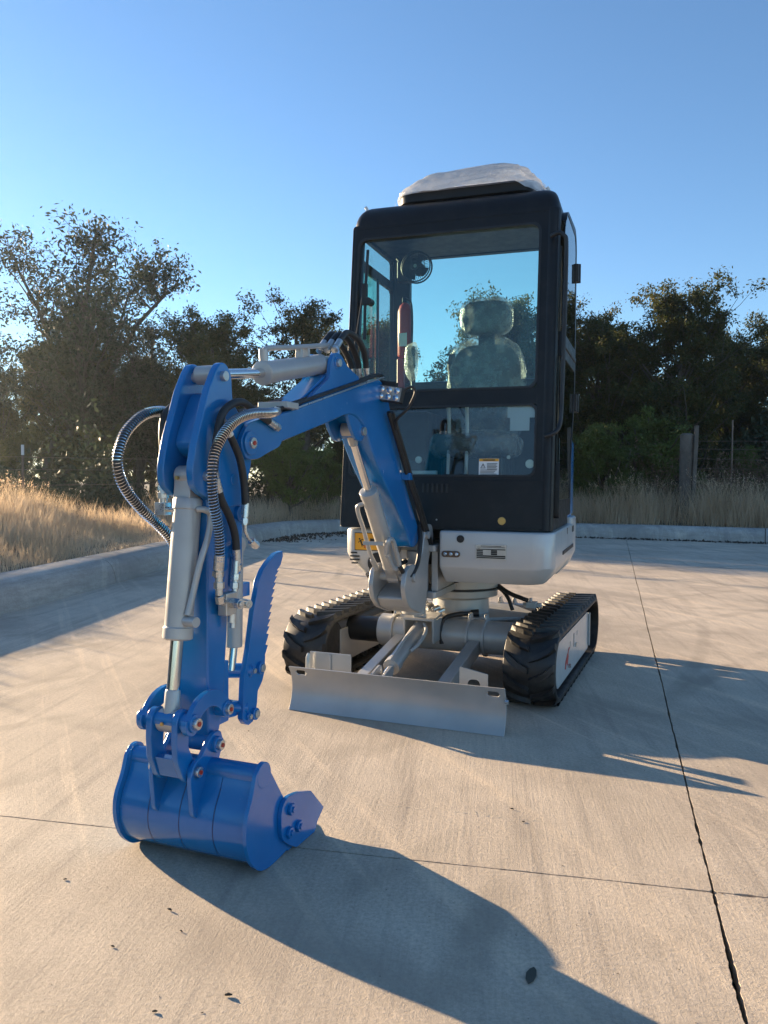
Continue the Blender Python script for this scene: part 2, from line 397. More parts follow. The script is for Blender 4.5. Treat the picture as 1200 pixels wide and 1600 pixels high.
# kerb path (foot of the kerb face), lot on the right-hand side of travel
kp = smooth_path([(-9.5,-30,0),(-6.2,-15,0),(-4.3,-4,0),(-3.45,1.0,0),(-2.787,5.779,0),(-2.413,8.983,0),(-2.1,11.6,0),(-1.78,13.6,0),(-1.25,14.75,0),(-.2,15.2,0),(1.2,14.9,0),(3.4,14.1,0),(6.2,12.9,0),(11,10.3,0),(20,4.0,0),(30,-6,0)], 14)
kx = np.array([[p.x, p.y] for p in kp]); seg = np.r_[0, np.cumsum(np.hypot(*np.diff(kx, axis=0).T))]
def kpt(s):
    x = np.interp(s, seg, kx[:,0]); y = np.interp(s, seg, kx[:,1])
    x2 = np.interp(s+.05, seg, kx[:,0]); y2 = np.interp(s+.05, seg, kx[:,1]); x1 = np.interp(s-.05, seg, kx[:,0]); y1 = np.interp(s-.05, seg, kx[:,1])
    dx, dy = x2-x1, y2-y1; l = np.hypot(dx, dy); return x, y, -dy/l, dx/l     # outward normal (left of travel)
kerb = empty('kerb', I4); meta(kerb, 'raised pale concrete kerb curving around the back of the lot', 'kerb', kind='structure')
prof = [(0,-.03),(.02,.10),(.05,.165),(.09,.205),(.15,.228),(.24,.238),(.36,.238),(.44,.225),(.44,-.03)]
S0 = 20.0; total = seg[-1]-12; s = S0
while s < total:
    L_ = 3.05; n = 13; mb = MB(); vs = []; ins_ = []
    for i in range(n):
        q = s + .006 + (L_-.012)*i/(n-1); x, y, nx, ny = kpt(q)
        for (o_, z_) in prof:
            wob = noise.noise(Vector((q*1.7, z_*9, o_*7)))*.006
            vs.append((x+nx*(o_+wob), y+ny*(o_+wob), z_+(wob if z_ > 0 else 0)))
    k = len(prof)
    fs = [(i*k+j, i*k+j+1, (i+1)*k+j+1, (i+1)*k+j) for i in range(n-1) for j in range(k-1)] + [tuple(range(k)), tuple((n-1)*k+j for j in range(k-1, -1, -1))]
    mb.add(vs, fs).build('kerb_section', 'kerb', I4, kerb, ang=45); s += L_
def vz(d, x, y): return .20 + .30*min(1, max(0, d-.4)/5) + .05*noise.noise(Vector((x*.7, y*.7, 0)))*min(1, max(0, d-.3))
offs = [.40,.6,.9,1.3,1.8,2.5,3.5,5,7,10,15,25,60,150]
ss = np.arange(.2, seg[-1]-.2, .8); V = []; 
for q in ss:
    x, y, nx, ny = kpt(q)
    for d_ in offs: V.append((x+nx*d_, y+ny*d_, vz(d_, x+nx*d_, y+ny*d_)))
k = len(offs); Fq = [(i*k+j, i*k+j+1, (i+1)*k+j+1, (i+1)*k+j) for i in range(len(ss)-1) for j in range(k-1)]
vo = bpy.data.objects.new('verge', npmesh('verge', V, Fq, 'soil', True)); col.objects.link(vo)
meta(vo, 'earth verge rising behind the kerb under the dry grass', 'ground', kind='structure')

# ------------------------------------------------------------------ vegetation
rng = np.random.default_rng(5)
def leaf_quads(C, size, rg, flat=0.0):
    n = len(C); a = rg.normal(size=(n, 3)); a /= np.linalg.norm(a, axis=1, keepdims=True)
    b = np.cross(a, rg.normal(size=(n, 3))); b /= np.linalg.norm(b, axis=1, keepdims=True)
    s = size*rg.uniform(.4, 1.5, (n, 1)); L_ = a*s; W_ = b*s*.42
    V = np.stack([C-L_, C+W_, C+L_, C-W_], 1).reshape(-1, 3)
    return V, np.arange(4*n).reshape(n, 4)
def grow(seed, H, kind):
    rg = np.random.default_rng(seed); mb = MB(); clumps = []
    def branch(p0, d, ln, r0, lvl):
        n = 5 if lvl < 2 else 4; pts = [p0]; d = d/np.linalg.norm(d); p = p0.copy()
        for i in range(n):
            d = d + rg.normal(size=3)*(.16 if kind == 'oak' else .12) + np.array([0, 0, .10 if lvl else .02]); d /= np.linalg.norm(d)
            p = p + d*ln/n; pts.append(p.copy())
        mb.tube([tuple(q) for q in pts], [r0*(1-.75*i/n) for i in range(n+1)], 6 if lvl == 0 else 4, cap=False)
        return pts, d
    if kind == 'oak':
        trunks = int(rg.integers(1, 3)); 
        for t_ in range(trunks):
            a = rg.uniform(0, 2*PI); d = np.array([math.cos(a)*.18*(trunks > 1), math.sin(a)*.18*(trunks > 1), 1.])
            tp, _ = branch(np.array([math.cos(a)*.12, math.sin(a)*.12, -.2]), d, H*.92, .085, 0)
            for q in range(17):
                f = rg.uniform(.22, 1); i = f*(len(tp)-1); b0 = np.array(tp[int(i)])*(1-i % 1)+np.array(tp[min(int(i)+1, len(tp)-1)])*(i % 1)
                a = rg.uniform(0, 2*PI); d = np.array([math.cos(a), math.sin(a), rg.uniform(.6, 1.9)])
                bp, _ = branch(b0, d, H*rg.uniform(.14, .27)*(1.25-.75*f), .03*(1.2-f*.6), 1)
                for w_ in range(6):
                    b1 = np.array(bp[int(rg.integers(1, len(bp)))]); a = rg.uniform(0, 2*PI); d = np.array([math.cos(a), math.sin(a), rg.uniform(-.1, 1.)])
                    cp, _ = branch(b1, d, H*rg.uniform(.06, .15), .010, 2)
                    for e in cp[2:]: clumps.append((np.array(e), rg.uniform(.05, .15), int(rg.integers(10, 34))))
        lf = .036
    else:
        wd = {'wide': .42, 'tall': .30, 'open': .40, 'shrub': .55}[kind]
        tp, _ = branch(np.array([0, 0, -.2]), np.array([rg.normal()*.05, rg.normal()*.05, 1.]), H*.9, .13 if H > 3 else .05, 0)
        nl = {'open': 34}.get(kind, 76); ph = rg.uniform(0, 9)
        for q in range(nl):
            f = rg.uniform(.04 if kind != 'open' else .25, 1)**.85; i = f*(len(tp)-1); b0 = np.array(tp[int(i)])*(1-i % 1)+np.array(tp[min(int(i)+1, len(tp)-1)])*(i % 1)
            a = rg.uniform(0, 2*PI); env = H*wd*(math.sin(PI*min(1, .22+.72*f))**.7)*(1+.28*math.sin(2*a+ph)*math.cos(5*f+ph))*rg.uniform(.55, 1.12)
            d = np.array([math.cos(a), math.sin(a), rg.uniform(.1, .9)+f*.8])
            bp, dd_ = branch(b0, d, env*1.05, .035*(1.2-f*.8), 1)
            for w_ in range(5):
                k_ = int(rg.integers(2, len(bp))); b1 = np.array(bp[k_]); a2 = rg.uniform(0, 2*PI)
                cp, _ = branch(b1, np.array([math.cos(a2), math.sin(a2), rg.uniform(-.1, .9)]), H*rg.uniform(.04, .10), .008, 2)
                for e in cp[1:]: clumps.append((np.array(e), rg.uniform(.05, .135)*(H/5)**.6, int(rg.integers(16, 62))))
        lf = .036 if H > 3 else .026
    C = np.concatenate([c+np.clip(rg.normal(size=(n_, 3)), -1.8, 1.8)*r_*np.array([1, 1, .75]) for c, r_, n_ in clumps])
    kz = H/np.percentile(C[:,2], 99.95); C = C*np.array([1, 1, kz]); mb.v = [(x, y, z*kz) for x, y, z in mb.v]
    V, Q = leaf_quads(C, lf, rg)
    lm = npmesh('crown', V, Q, {'oak': 'oak', 'shrub': 'bush'}.get(kind, 'juniper'))
    bm_ = bpy.data.meshes.new('trunk'); bm_.from_pydata(mb.v, [], mb.f); bm_.materials.append(MT['bark']); bm_.shade_smooth()
    return lm, bm_
PROTO = {'oak1': grow(101, 5.6, 'oak'), 'oak2': grow(102, 5.0, 'oak'), 'oak3': grow(103, 4.4, 'oak'),
         'jw1': grow(201, 5.2, 'wide'), 'jw2': grow(202, 4.8, 'wide'), 'jt1': grow(203, 5.4, 'tall'),
         'jo1': grow(204, 5.0, 'open'), 'jo2': grow(205, 4.6, 'open'), 'sh1': grow(301, 1.9, 'shrub'), 'sh2': grow(302, 1.5, 'shrub')}
def tree(kind, u, Y, top_v=None, H=None, rz=None, label=None, cat='tree', group=None, name=None, X=None):
    base = {'oak1': 5.6, 'oak2': 5.0, 'oak3': 4.4, 'jw1': 5.2, 'jw2': 4.8, 'jt1': 5.4, 'jo1': 5.0, 'jo2': 4.6, 'sh1': 1.9, 'sh2': 1.5}[kind]
    x = X if X is not None else (u-600)/F*Y
    z0 = .42
    if H is None: H = 1+(YH-top_v)/F*Y - z0
    s = H/base; t_ = empty(name or ('oak_tree' if kind.startswith('oak') else 'juniper_shrub' if kind.startswith('sh') else 'juniper_tree'), Matrix.Translation((x, Y, z0)) @ Matrix.Rotation(rnd.uniform(0, 6.28) if rz is None else rz, 4, 'Z') @ Matrix.Scale(s, 4))
    meta(t_, label, cat, group)
    for me, nm in zip(PROTO[kind], ('crown', 'trunk')):
        o = bpy.data.objects.new(nm, me); col.objects.link(o); o.parent = t_
    return t_
FRONT = [
 ('oak1', 8, 21.5, 340, 'tall sparse oak at the left edge of the photo'),
 ('oak2', 62, 22.2, 362, 'bare-limbed oak just right of the leftmost tall oak'),
 ('oak3', 146, 21.0, 366, 'tall thin-crowned oak with tallest top of the left group against the sky'),
 ('oak3', 212, 21.2, 480, 'lower open oak stepping down right of the tall left oaks'),
 ('oak2', -60, 22, 330, 'sparse oak cut off by the left edge of the photo'),
 ('oak3', 262, 21, 515, 'short thin oak before the first juniper of the middle group'),
 ('oak1', 104, 20.5, 392, 'slender oak filling the gap between the two tallest left-hand oaks'),
 ('oak2', 178, 22.5, 405, 'thin-topped oak on the right shoulder of the tall left group'),
 ('jo1', 318, 17.0, 478, 'dark juniper with feathery top behind the end of the blue stick'),
 ('jo2', 372, 18.6, 500, 'small juniper between the two taller ones above the boom cylinder'),
 ('jo1', 455, 18.0, 452, 'round-topped open juniper above the silver boom cylinder'),
 ('jo2', 520, 19.5, 492, 'juniper touching the left pillar of the cab'),
 ('jt1', 652, 21.0, 505, 'juniper seen through the left of the cab windows'),
 ('jo2', 728, 20.0, 462, 'juniper seen through the windscreen just above the headrest'),
 ('jo1', 800, 19.0, 450, 'juniper seen through the windscreen to the right of the headrest'),
 ('jw2', 852, 20.5, 478, 'juniper partly hidden by the right pillar of the cab'),
 ('jw1', 942, 18.3, 474, 'dense juniper right beside the cab door'),
 ('jw1', 1072, 17.2, 436, 'tallest dense golden-green juniper on the right'),
 ('jw2', 1012, 20.0, 488, 'dark juniper filling the gap between the two big right-hand ones'),
 ('jo1', 1160, 19.5, 498, 'loose juniper at the right edge below the blue gap'),
 ('jo2', 1215, 18.0, 470, 'pale open juniper cut off by the right edge of the photo'),
 ('jw2', 1130, 21.5, 520, 'low dark juniper behind the wooden corner post'),
]
for kd, u, Y, tv, lb in FRONT: tree(kd, u, Y, tv, label=lb)
BK = 'trees standing in the dense wood behind the front row'
for i in range(27):
    u_ = -20.5 + i*1.75; x = u_ + rnd.uniform(-.5, .5); Y = 21.5+rnd.uniform(-1, 3) - .05*abs(x)
    if x < -4: Y += 1.5
    tree(['jw1', 'jw2', 'jt1', 'jw2'][i % 4], 0, Y, H=rnd.uniform(2.0, 2.4) if x <= -12.5 else rnd.uniform(4.4, 5.0) if x < -5.5 else rnd.uniform(2.6, 3.1) if -4 < x < 6 else rnd.uniform(3.2, 3.8)+(.8 if x > 4 else 0), X=x, label='dark evergreen in the dense wood behind the front row of trees', group=BK)
for i in range(13):
    tree(['jw2', 'jw1'][i % 2], 0, 26.5+rnd.uniform(-1, 1)-(2.5 if i < 5 else 0), H=rnd.uniform(2.8, 3.2) if -4 < -14.5+i*2.4 < 5 else rnd.uniform(3.6, 4.4), X=-14.5+i*2.4, label='dark evergreen in the dense wood behind the front row of trees', group=BK)
for i in range(20):
    x = -9.6 + i*1.22 + rnd.uniform(-.35, .35); 
    if -1.5 < x < 5: yy = 17.2
    elif x <= -1.5: yy = 15.8+(x+9.6)*.12
    else: yy = 17.5-(x-5)*.30
    tree('jw2' if i % 2 else 'jt1', 0, yy+1.4+rnd.uniform(-.5, .6), H=rnd.uniform(1.5, 1.9) if x < -1 else rnd.uniform(1.7, 2.5), X=x, name='evergreen_sapling', label='low dark evergreen filling the foot of the wood', group='low evergreens along the foot of the wood')
# row that runs on outside the left edge of the frame (its shade reaches the left of the lot)
LR = 'trees running on beyond the left edge of the photo'
for x, y, h, kd in ((-18.5,15.6,2.6,'jw1'),(-18.2,17.2,2.95,'jo2'),(-17.6,18.8,2.8,'jw2'),(-17.0,20.4,2.6,'jo1'),(-16.4,22.0,2.7,'jw2'),(-15.0,23.0,2.4,'jw1')):
    tree(kd, 0, y, H=h, X=x, label='tree in the row beyond the left edge of the photo', group=LR)
# wood behind the camera, mirrored in the cab glass
for i in range(18):
    a = math.radians(-58+i*6.8+rnd.uniform(-2, 2)); r_ = 48+rnd.uniform(-4, 4)
    tree(['jw1', 'jo1', 'jw2', 'oak2'][i % 4], 0, -r_*math.cos(a), H=rnd.uniform(3.0, 4.4), X=r_*math.sin(a), label='tree of the far row mirrored in the cab glass', group='far trees mirrored in the cab glass')
for kd, u, Y, h, lb in (('sh1', 955, 15.6, 1.65, 'bright green young juniper bush left of the wooden post, by the cab'), ('sh2', 1018, 16.0, 2.0, 'pointed green juniper bush touching the wooden corner post'),
                        ('sh2', 926, 16.2, 1.4, 'small green bush against the rear edge of the cab'), ('sh1', 455, 15.6, 1.5, 'green bush behind the kerb below the boom'), ('sh2', 500, 16.6, 1.3, 'small green bush by the left corner of the cab'),
                        ('sh1', 1165, 16.6, 1.3, 'low bush behind the wire fence at the right')):
    tree(kd, u, Y, H=h, label=lb, cat='bush')
# undergrowth: leafy tangle at the foot of the wood
n = 190000; q = rng.uniform(S0+6, seg[-1]-20, n)
x, y, nx, ny = kpt(q); d_ = 3.4+rng.beta(1.3, 2.2, n)*7; hh = rng.beta(1.3, 1.5, n)*2.7*(.6+.5*np.sin(q*1.9)*np.sin(q*.7+1))
px, py = x+nx*d_, y+ny*d_; open_ = (px*.62+py*.785 < 8.0) & (px < -2); hh = np.where(open_, np.minimum(hh, .19*(-2.4-px)/.785-.4), hh); ok_ = hh > .03; px, py, hh = px[ok_], py[ok_], hh[ok_]
C = np.stack([px, py, .35+hh], 1)
V, Q = leaf_quads(C, .058, rng)
uo = bpy.data.objects.new('undergrowth', npmesh('undergrowth', V, Q, 'oak')); col.objects.link(uo)
meta(uo, 'dark leafy undergrowth tangled along the foot of the wood', 'undergrowth', kind='stuff')
# tall dry grass
def blades(n, smin, smax, dmin, dmax, h0, h1, wdt, rg, beta=(1, 1.4), hmod=True):
    q = rg.uniform(smin, smax, n); x, y, nx, ny = kpt(q); d_ = dmin+rg.beta(*beta, n)*(dmax-dmin)
    px, py = x+nx*d_, y+ny*d_
    pz = .20+.30*np.clip((d_-.4)/5, 0, 1)-.02
    cl = np.array([noise.noise(Vector((a*.9, b*.9, 3.)))+.5*noise.noise(Vector((a*3, b*3, 8.))) for a, b in zip(px, py)])
    h = rg.uniform(h0, h1, n)*(1+.75*cl if hmod else 1)*np.clip(.45+d_*.5, 0, 1); h = np.clip(h, .05, 3); lim_ = (.10+.255*d_)*rg.uniform(.6, 1.12, n); lm2 = np.maximum(.08, .20*(-1.9-px)/.785-.22)*rg.uniform(.6, 1.05, n); h = np.where((q < sc_-2.0), np.minimum(h, np.maximum(lim_, 0)), h); h = np.where((px*.62+py*.785 < 8) & (px < -2), np.minimum(h, lm2), h)
    keep = rg.uniform(0, 1, n) < np.clip(.75+cl*1.6, .12, 1)
    px, py, pz, h = px[keep], py[keep], pz[keep], h[keep]; n = len(px)
    a = rg.uniform(0, 2*PI, n); lean = rg.uniform(.05, .55, n)*h; dx, dy = np.cos(a)*lean, np.sin(a)*lean
    b = rg.uniform(0, PI, n); wx, wy = np.cos(b)*wdt, np.sin(b)*wdt
    P0 = np.stack([px, py, pz], 1); W_ = np.stack([wx, wy, 0*wx], 1)
    P1 = P0+np.stack([dx*.35, dy*.35, h*.55], 1); P2 = P0+np.stack([dx, dy, h], 1)
    V = np.stack([P0-W_, P0+W_, P1-W_*.8, P1+W_*.8, P2-W_*.2, P2+W_*.2], 1).reshape(-1, 3)
    i = np.arange(n)[:, None]*6
    return V, np.concatenate([i+np.array([[0,1,3,2]]), i+np.array([[2,3,5,4]])]), P2
sl_ = float(seg[np.argmin(np.hypot(kx[:,0]+3.45, kx[:,1]-1.0))]); sc_ = float(seg[np.argmin(np.hypot(kx[:,0]+1.25, kx[:,1]-14.75))]); sr_ = float(seg[np.argmin(np.hypot(kx[:,0]-11, kx[:,1]-10.3))])
def stuff(name, parts, mat, label, cat):
    V = np.concatenate([p[0] for p in parts]); o_ = np.cumsum([0]+[len(p[0]) for p in parts[:-1]]); Q = np.concatenate([p[1]+o for p, o in zip(parts, o_)])
    o = bpy.data.objects.new(name, npmesh(name, V, Q, mat)); col.objects.link(o); meta(o, label, cat, kind='stuff'); return o
heads = []
a1 = blades(60000, sl_+1, sc_-3.5, .42, 5.2, .32, .60, .0024, rng, (1.1, 1.6)); a2 = blades(9000, sc_-3.6, sc_+1.5, .5, 2.4, .2, .5, .0026, rng)
a3 = blades(34000, sc_+2.6, sr_+3, .46, 2.8, .38, .66, .0028, rng, (1.1, 1.5)); a4 = blades(9000, sl_-2, sr_, .40, 1.2, .06, .18, .003, rng, hmod=False)
# seed heads: short fat tufts on the tallest blades
P2 = np.concatenate([a1[2], a3[2]]); tall = P2[P2[:,2] > .88]; tall = tall[rng.uniform(size=len(tall)) < .25]
C = np.repeat(tall, 5, 0)+rng.normal(size=(len(tall)*5, 3))*np.array([.008, .008, .03]); hV, hQ = leaf_quads(C, .013, rng)
stuff('tall_grass', [a1, a2, a3, a4, (hV, hQ)], 'grass', 'tall dry tan grass growing on the verge behind the kerb', 'grass')
w1 = blades(2200, sc_+5.2, sr_, 1.6, 3.2, .75, 1.15, .0035, rng); C = np.repeat(w1[2], 8, 0)+rng.normal(size=(len(w1[2])*8, 3))*np.array([.02, .02, .12])-np.array([0, 0, .12]); hV, hQ = leaf_quads(C, .02, rng)
stuff('tall_weeds', [w1, (hV, hQ)], 'weed', 'reddish tall weed stalks standing in front of the wire fence', 'weeds')
# litter along the kerb foot
n = 1700; q = np.concatenate([rng.uniform(sc_-2.2, sc_+1.2, 700), rng.uniform(sc_+3, sr_, 1000)]); x, y, nx, ny = kpt(q); d_ = -np.abs(rng.normal(size=n))*np.r_[np.full(700, .34), np.full(1000, .05)]-.01
hV, hQ = leaf_quads(np.stack([x+nx*d_, y+ny*d_, rng.uniform(.004, .02, n)], 1), .028, rng)
stuff('leaf_litter', [(hV, hQ)], 'debris', 'dark leaf litter blown against the foot of the kerb', 'litter')

# ------------------------------------------------------------------ fence
fence = empty('wire_fence', I4); meta(fence, 'rusty wire fence with round wooden corner post before the right-hand wood', 'fence')
def UVY(u, v, Y): return Vector(((u-600)/F*Y, Y, 1-(v-YH)/F*Y))
pb = UVY(1071, 770, 14.9); pt = UVY(1071, 675, 14.9); pb.z = .3
MB().tube([pb, pb*.5+pt*.5, pt-Vector((0,0,.03)), pt], [.125, .12, .118, .08], 16).build('corner_post', 'wood', I4, fence)
MB().box((-.035,-.035,0),(.035,.035,1.62)).build('stake', 'wood', Matrix.Translation(UVY(1082, 770, 14.8)*1+Vector((0,0,-.35))) @ Matrix.Rotation(.03, 4, 'Y'), fence, bevel=.005)
for u in (1142, 1205, 1290):
    b = UVY(u, 760, 15.3); MB().box((-.012,-.012,-.6),(.012,.012,1.3)).build('steel_stake', 'wire', Matrix.Translation(b), fence)
for k_, z_ in enumerate((1.75, 1.60, 1.42, 1.25, 1.07, .88, .7)):
    pts = [Vector((pb.x+i*1.5, 14.95+.1*i, z_+.015*math.sin(i*2.1+k_))) for i in range(7)]
    MB().tube(smooth_path(pts, 3), .004, 5).build('wire_strand', 'wire', I4, fence)
lf_ = empty('stake_fence', I4); meta(lf_, 'thin steel stakes with pale tops carrying wire before the left-hand wood', 'fence')
LS = [(36, 712, 12.6), (505, 705, 17.6), (270, 716, 15.2), (-60, 712, 11.8)]
for u, v, Y in LS:
    p = UVY(u, v, Y); s_ = MB().box((-.014,-.014,-.9),(.014,.014,0)).build('steel_stake', 'wire', Matrix.Translation(p), lf_)
    MB().box((-.017,-.017,-.02),(.017,.017,.14)).build('painted_top', 'paper', Matrix.Translation(p), s_)
srt = sorted(LS); 
for dz in (-.05, -.25, -.5): MB().tube([UVY(u, v, Y)+Vector((0,-.02,dz)) for u, v, Y in srt], .0035, 5).build('wire_strand', 'wire', I4, lf_)

# ------------------------------------------------------------------ bits lying on the lot
chip = MB(); 
for a_, b_, r_ in (((-.011,0,.0045),(.011,.002,.004),.0042),): chip.tube([a_, (0,.001,.006), b_], [r_*.6, r_, r_*.4], 6)
cm = chip.build('bark_chip', 'debris', I4); col.objects.unlink(cm); cmesh = cm.data
def gpt(u, v):
    d = fw + rt*((u-600)/F) - upv*((v-800)/F); k = -1/d.z; return Vector((0,0,1))+d*k
spots = [(357,1557,1.7,'dark stubby bark chip nearest the bottom edge, left of centre'),(265,1423,1.5,'dark bark chip left of the arm shadow, between bucket and bottom edge'),
         (283,1456,1.0,'small bark chip just below right of a bigger one, left of the arm shadow'),(176,1480,1.1,'bark chip on the sunlit concrete left of the arm shadow'),(102,1375,1.1,'bark chip left of the bucket, below the slab joint'),
         (242,1582,1.2,'bark chip at the very bottom edge of the photo, left side'),(800,1265,1.4,'dark chip on the sunlit slab in front of the blade'),(388,1143,1.1,'small chip on the lot between thumb and blade'),
         (818,1285,1.1,'chip lying against the faint raised seam in front of the blade')]
for u, v, s_, lb in spots:
    o = bpy.data.objects.new('bark_chip', cmesh); col.objects.link(o); o.location = gpt(u, v); o.rotation_euler = (0, 0, rnd.uniform(-.9, .2)); s_ *= .42; o.scale = (s_*.9, s_, s_); meta(o, lb, 'bark chip')
for i in range(70):
    u, v = rnd.uniform(0, 1200), rnd.uniform(1150, 1600)**1
    p = gpt(u, v); o = bpy.data.objects.new('grit_fleck', cmesh); col.objects.link(o); o.location = p
    s_ = rnd.uniform(.08, .26); o.scale = (s_, s_, s_*.8); o.rotation_euler = (0, 0, rnd.uniform(0, 6)); meta(o, 'tiny dark fleck of grit scattered on the concrete', 'grit', 'flecks of grit scattered on the lot')
for a_, b_ in (((545,1251),(640,1262)),((648,1263),(735,1271)),((742,1268),(746,1276)),((760,1275),(842,1283))):
    p, q = gpt(*a_), gpt(*b_); n_ = 24; v = []
    d_ = (q-p).normalized(); nn = Vector((-d_.y, d_.x, 0))
    for i in range(n_+1):
        c_ = p.lerp(q, i/n_)+nn*rnd.uniform(-.002, .002); w_ = rnd.uniform(.0025, .007)*math.sin(PI*(i+.7)/(n_+1.4))**.4
        v += [c_-nn*w_, c_+Vector((0,0,rnd.uniform(.0004,.0013))), c_+nn*w_]
    MB().add(v, [f for i in range(n_) for f in ((3*i,3*i+3,3*i+4,3*i+1),(3*i+1,3*i+4,3*i+5,3*i+2))]).build('mortar_ridge', 'concrete', I4, lot, fix=False)
lp = gpt(830, 1526); mb = MB()
pl = [(-.030,.0),(-.016,.0085),(.004,.011),(.02,.007),(.03,0),(.02,-.007),(.004,-.010),(-.016,-.008)]
mb.prism(pl, lambda a, b, c: (a, b, c+.004*abs(b)*60*.2), .002, .0035)
o = mb.build('fallen_leaf', 'leafd', Matrix.Translation(lp) @ Matrix.Rotation(1.2, 4, 'Z')); meta(o, 'grey-green fallen leaf lying in the arm shadow near the bottom edge', 'leaf')

# thin added haze over the lot: box of air imitating lens flare
hz = MB().box((-225,-225,-1.1),(225,225,8.5)).build('veil', None, I4, smooth=False)
hm = bpy.data.materials.new('veil_air'); hm.use_nodes = True; hm.node_tree.nodes.clear()
pv = N(hm.node_tree, 'ShaderNodeVolumePrincipled'); om = N(hm.node_tree, 'ShaderNodeOutputMaterial')
pv.inputs['Density'].default_value = .0008; pv.inputs['Anisotropy'].default_value = .72; pv.inputs['Color'].default_value = (.80, .92, 1, 1)
hm.node_tree.links.new(pv.outputs[0], om.inputs['Volume']); hz.data.materials.append(hm)
meta(hz, 'thin added haze hanging in the air over the lot and the trees', 'veil', kind='stuff')

# ================================================================== EXCAVATOR
SG = Vector((.407, 4.187, 0))
def frame(o, deg): return Matrix.Translation(o) @ Matrix.Rotation(math.radians(-deg), 4, 'Z')
FC = frame(SG, 18.5); FU = frame(SG, 22); FA = frame(Vector((-.409, 2.319, 0)), 22.5)
EX = empty('mini_excavator', FC)
meta(EX, 'small blue and grey mini excavator with black enclosed cab parked on the concrete lot', 'excavator')
yz = lambda u_, v_, w_: (w_, u_, v_)          # side profiles: outline (y,z), extruded in x
xz = lambda u_, v_, w_: (u_, w_, v_)
xy = lambda u_, v_, w_: (u_, v_, w_)
P = EX
def part(mb, name, mat, fr, parent=None, **k): return mb.build(name, mat, fr, parent or EX, **k)

# ---------------------------------------------------------------- arm: boom
boomp = [(.02,1.085),(.02,1.178),(.177,1.212),(.739,1.358),(.88,1.392),(.94,1.372),(.985,1.30),(1.157,1.003),(1.325,.80),(1.345,.74),(1.30,.705),(1.24,.71),(1.20,.77),(1.085,.874),(.93,1.0),(.82,1.10),(.74,1.20),(.66,1.235),(.58,1.230),(.471,1.199)]
boom = part(MB().prism(roundpoly(boomp, [0,0,.02,.03,.05,.06,.05,.05,.05,.03,.03,.03,.04,.05,.05,.06,.06,.06,.06,.05]), yz, -.057, .057), 'boom', 'blue', FA, bevel=.009, seg=3)
fork = roundpoly([(-.13,1.10),(-.09,1.155),(-.03,1.17),(.06,1.19),(.10,1.19),(.10,1.10),(.03,1.08),(-.04,1.055),(-.10,1.055)], .03)
for s in (-1, 1):
    m = MB().prism(fork, yz, s*.0585, s*.074); m.cyl((s*.06,-.082,1.10), (s*.082,-.082,1.10), .034, 24)
    part(m, 'boom_fork', 'blue', FA, boom, bevel=.003)
    le = roundpoly([(.60,1.25),(.63,1.19),(.68,1.145),(.735,1.14),(.77,1.18),(.80,1.24)], .03)
    part(MB().prism(le, yz, s*.036, s*.050), 'cylinder_lug', 'blue', FA, boom, bevel=.003)
    ea = roundpoly([(.24,1.225),(.46,1.345),(.465,1.40),(.495,1.437),(.545,1.437),(.60,1.40),(.70,1.375),(.70,1.345)], [.01,.02,.02,.03,.03,.02,.01,0])
    part(MB().prism(ea, yz, s*.038, s*.052), 'cylinder_ear', 'blue', FA, boom, bevel=.003)
part(MB().prism([(.26,1.232),(.47,1.348),(.47,1.36),(.26,1.244)], yz, -.034, .034), 'ear_web', 'blue', FA, boom, bevel=.003)
part(MB().box((-.028,.19,1.222),(.03,.50,1.228), None), 'cover_plate', 'silver', FA @ Matrix.Translation((0,.19,1.222)) @ Matrix.Rotation(math.atan2(.146,.562), 4, 'X') @ Matrix.Translation((0,-.19,-1.222)), boom, bevel=.001)
# two rubber-lined pipes running along both shoulders of the boom
for s in (-1, 1):
    for dx in (.038, .056):
        part(MB().tube([(s*dx,.06,1.200),(s*dx,.18,1.226),(s*dx,.74,1.371),(s*dx,.86,1.403),(s*dx,.905,1.407)], .0065, 8), 'pipe', 'hose', FA, boom)
    part(MB().tube([(s*.066,.17,1.212),(s*.066,.74,1.360),(s*.066,.90,1.399)], .003, 6), 'bright_trim', 'steel', FA, boom)
part(MB().box((-.03,.13,1.215),(.075,.20,1.235)), 'clamp_plate', 'silver', FA, boom, bevel=.003)
def pin(t, z, half, r, parent, collar=True, red=True, bore='fitting', left=True):
    m = MB()
    if collar: m.cyl((-half,t,z), (half,t,z), r*1.55, 24)
    if collar: part(m, 'pin_boss', 'blue', FA, parent, bevel=.002)
    m = MB().cyl((-half-.010,t,z), (half+.010,t,z), r, 24)
    p = part(m, 'pin', bore, FA, parent, bevel=.0018)
    if red: part(MB().cyl((half+.007,t,z), (half+.0125,t,z), r*.42, 12), 'red_mark', 'redcap', FA, parent)
    return p
pin(-.082, 1.10, .080, .0155, boom)
pin(.735, 1.180, .052, .016, boom, red=False, bore='steel')
pin(.515, 1.402, .055, .014, boom, red=False, bore='steel')
pin(1.36, .757, .088, .017, boom, collar=False, red=False, bore='silver')
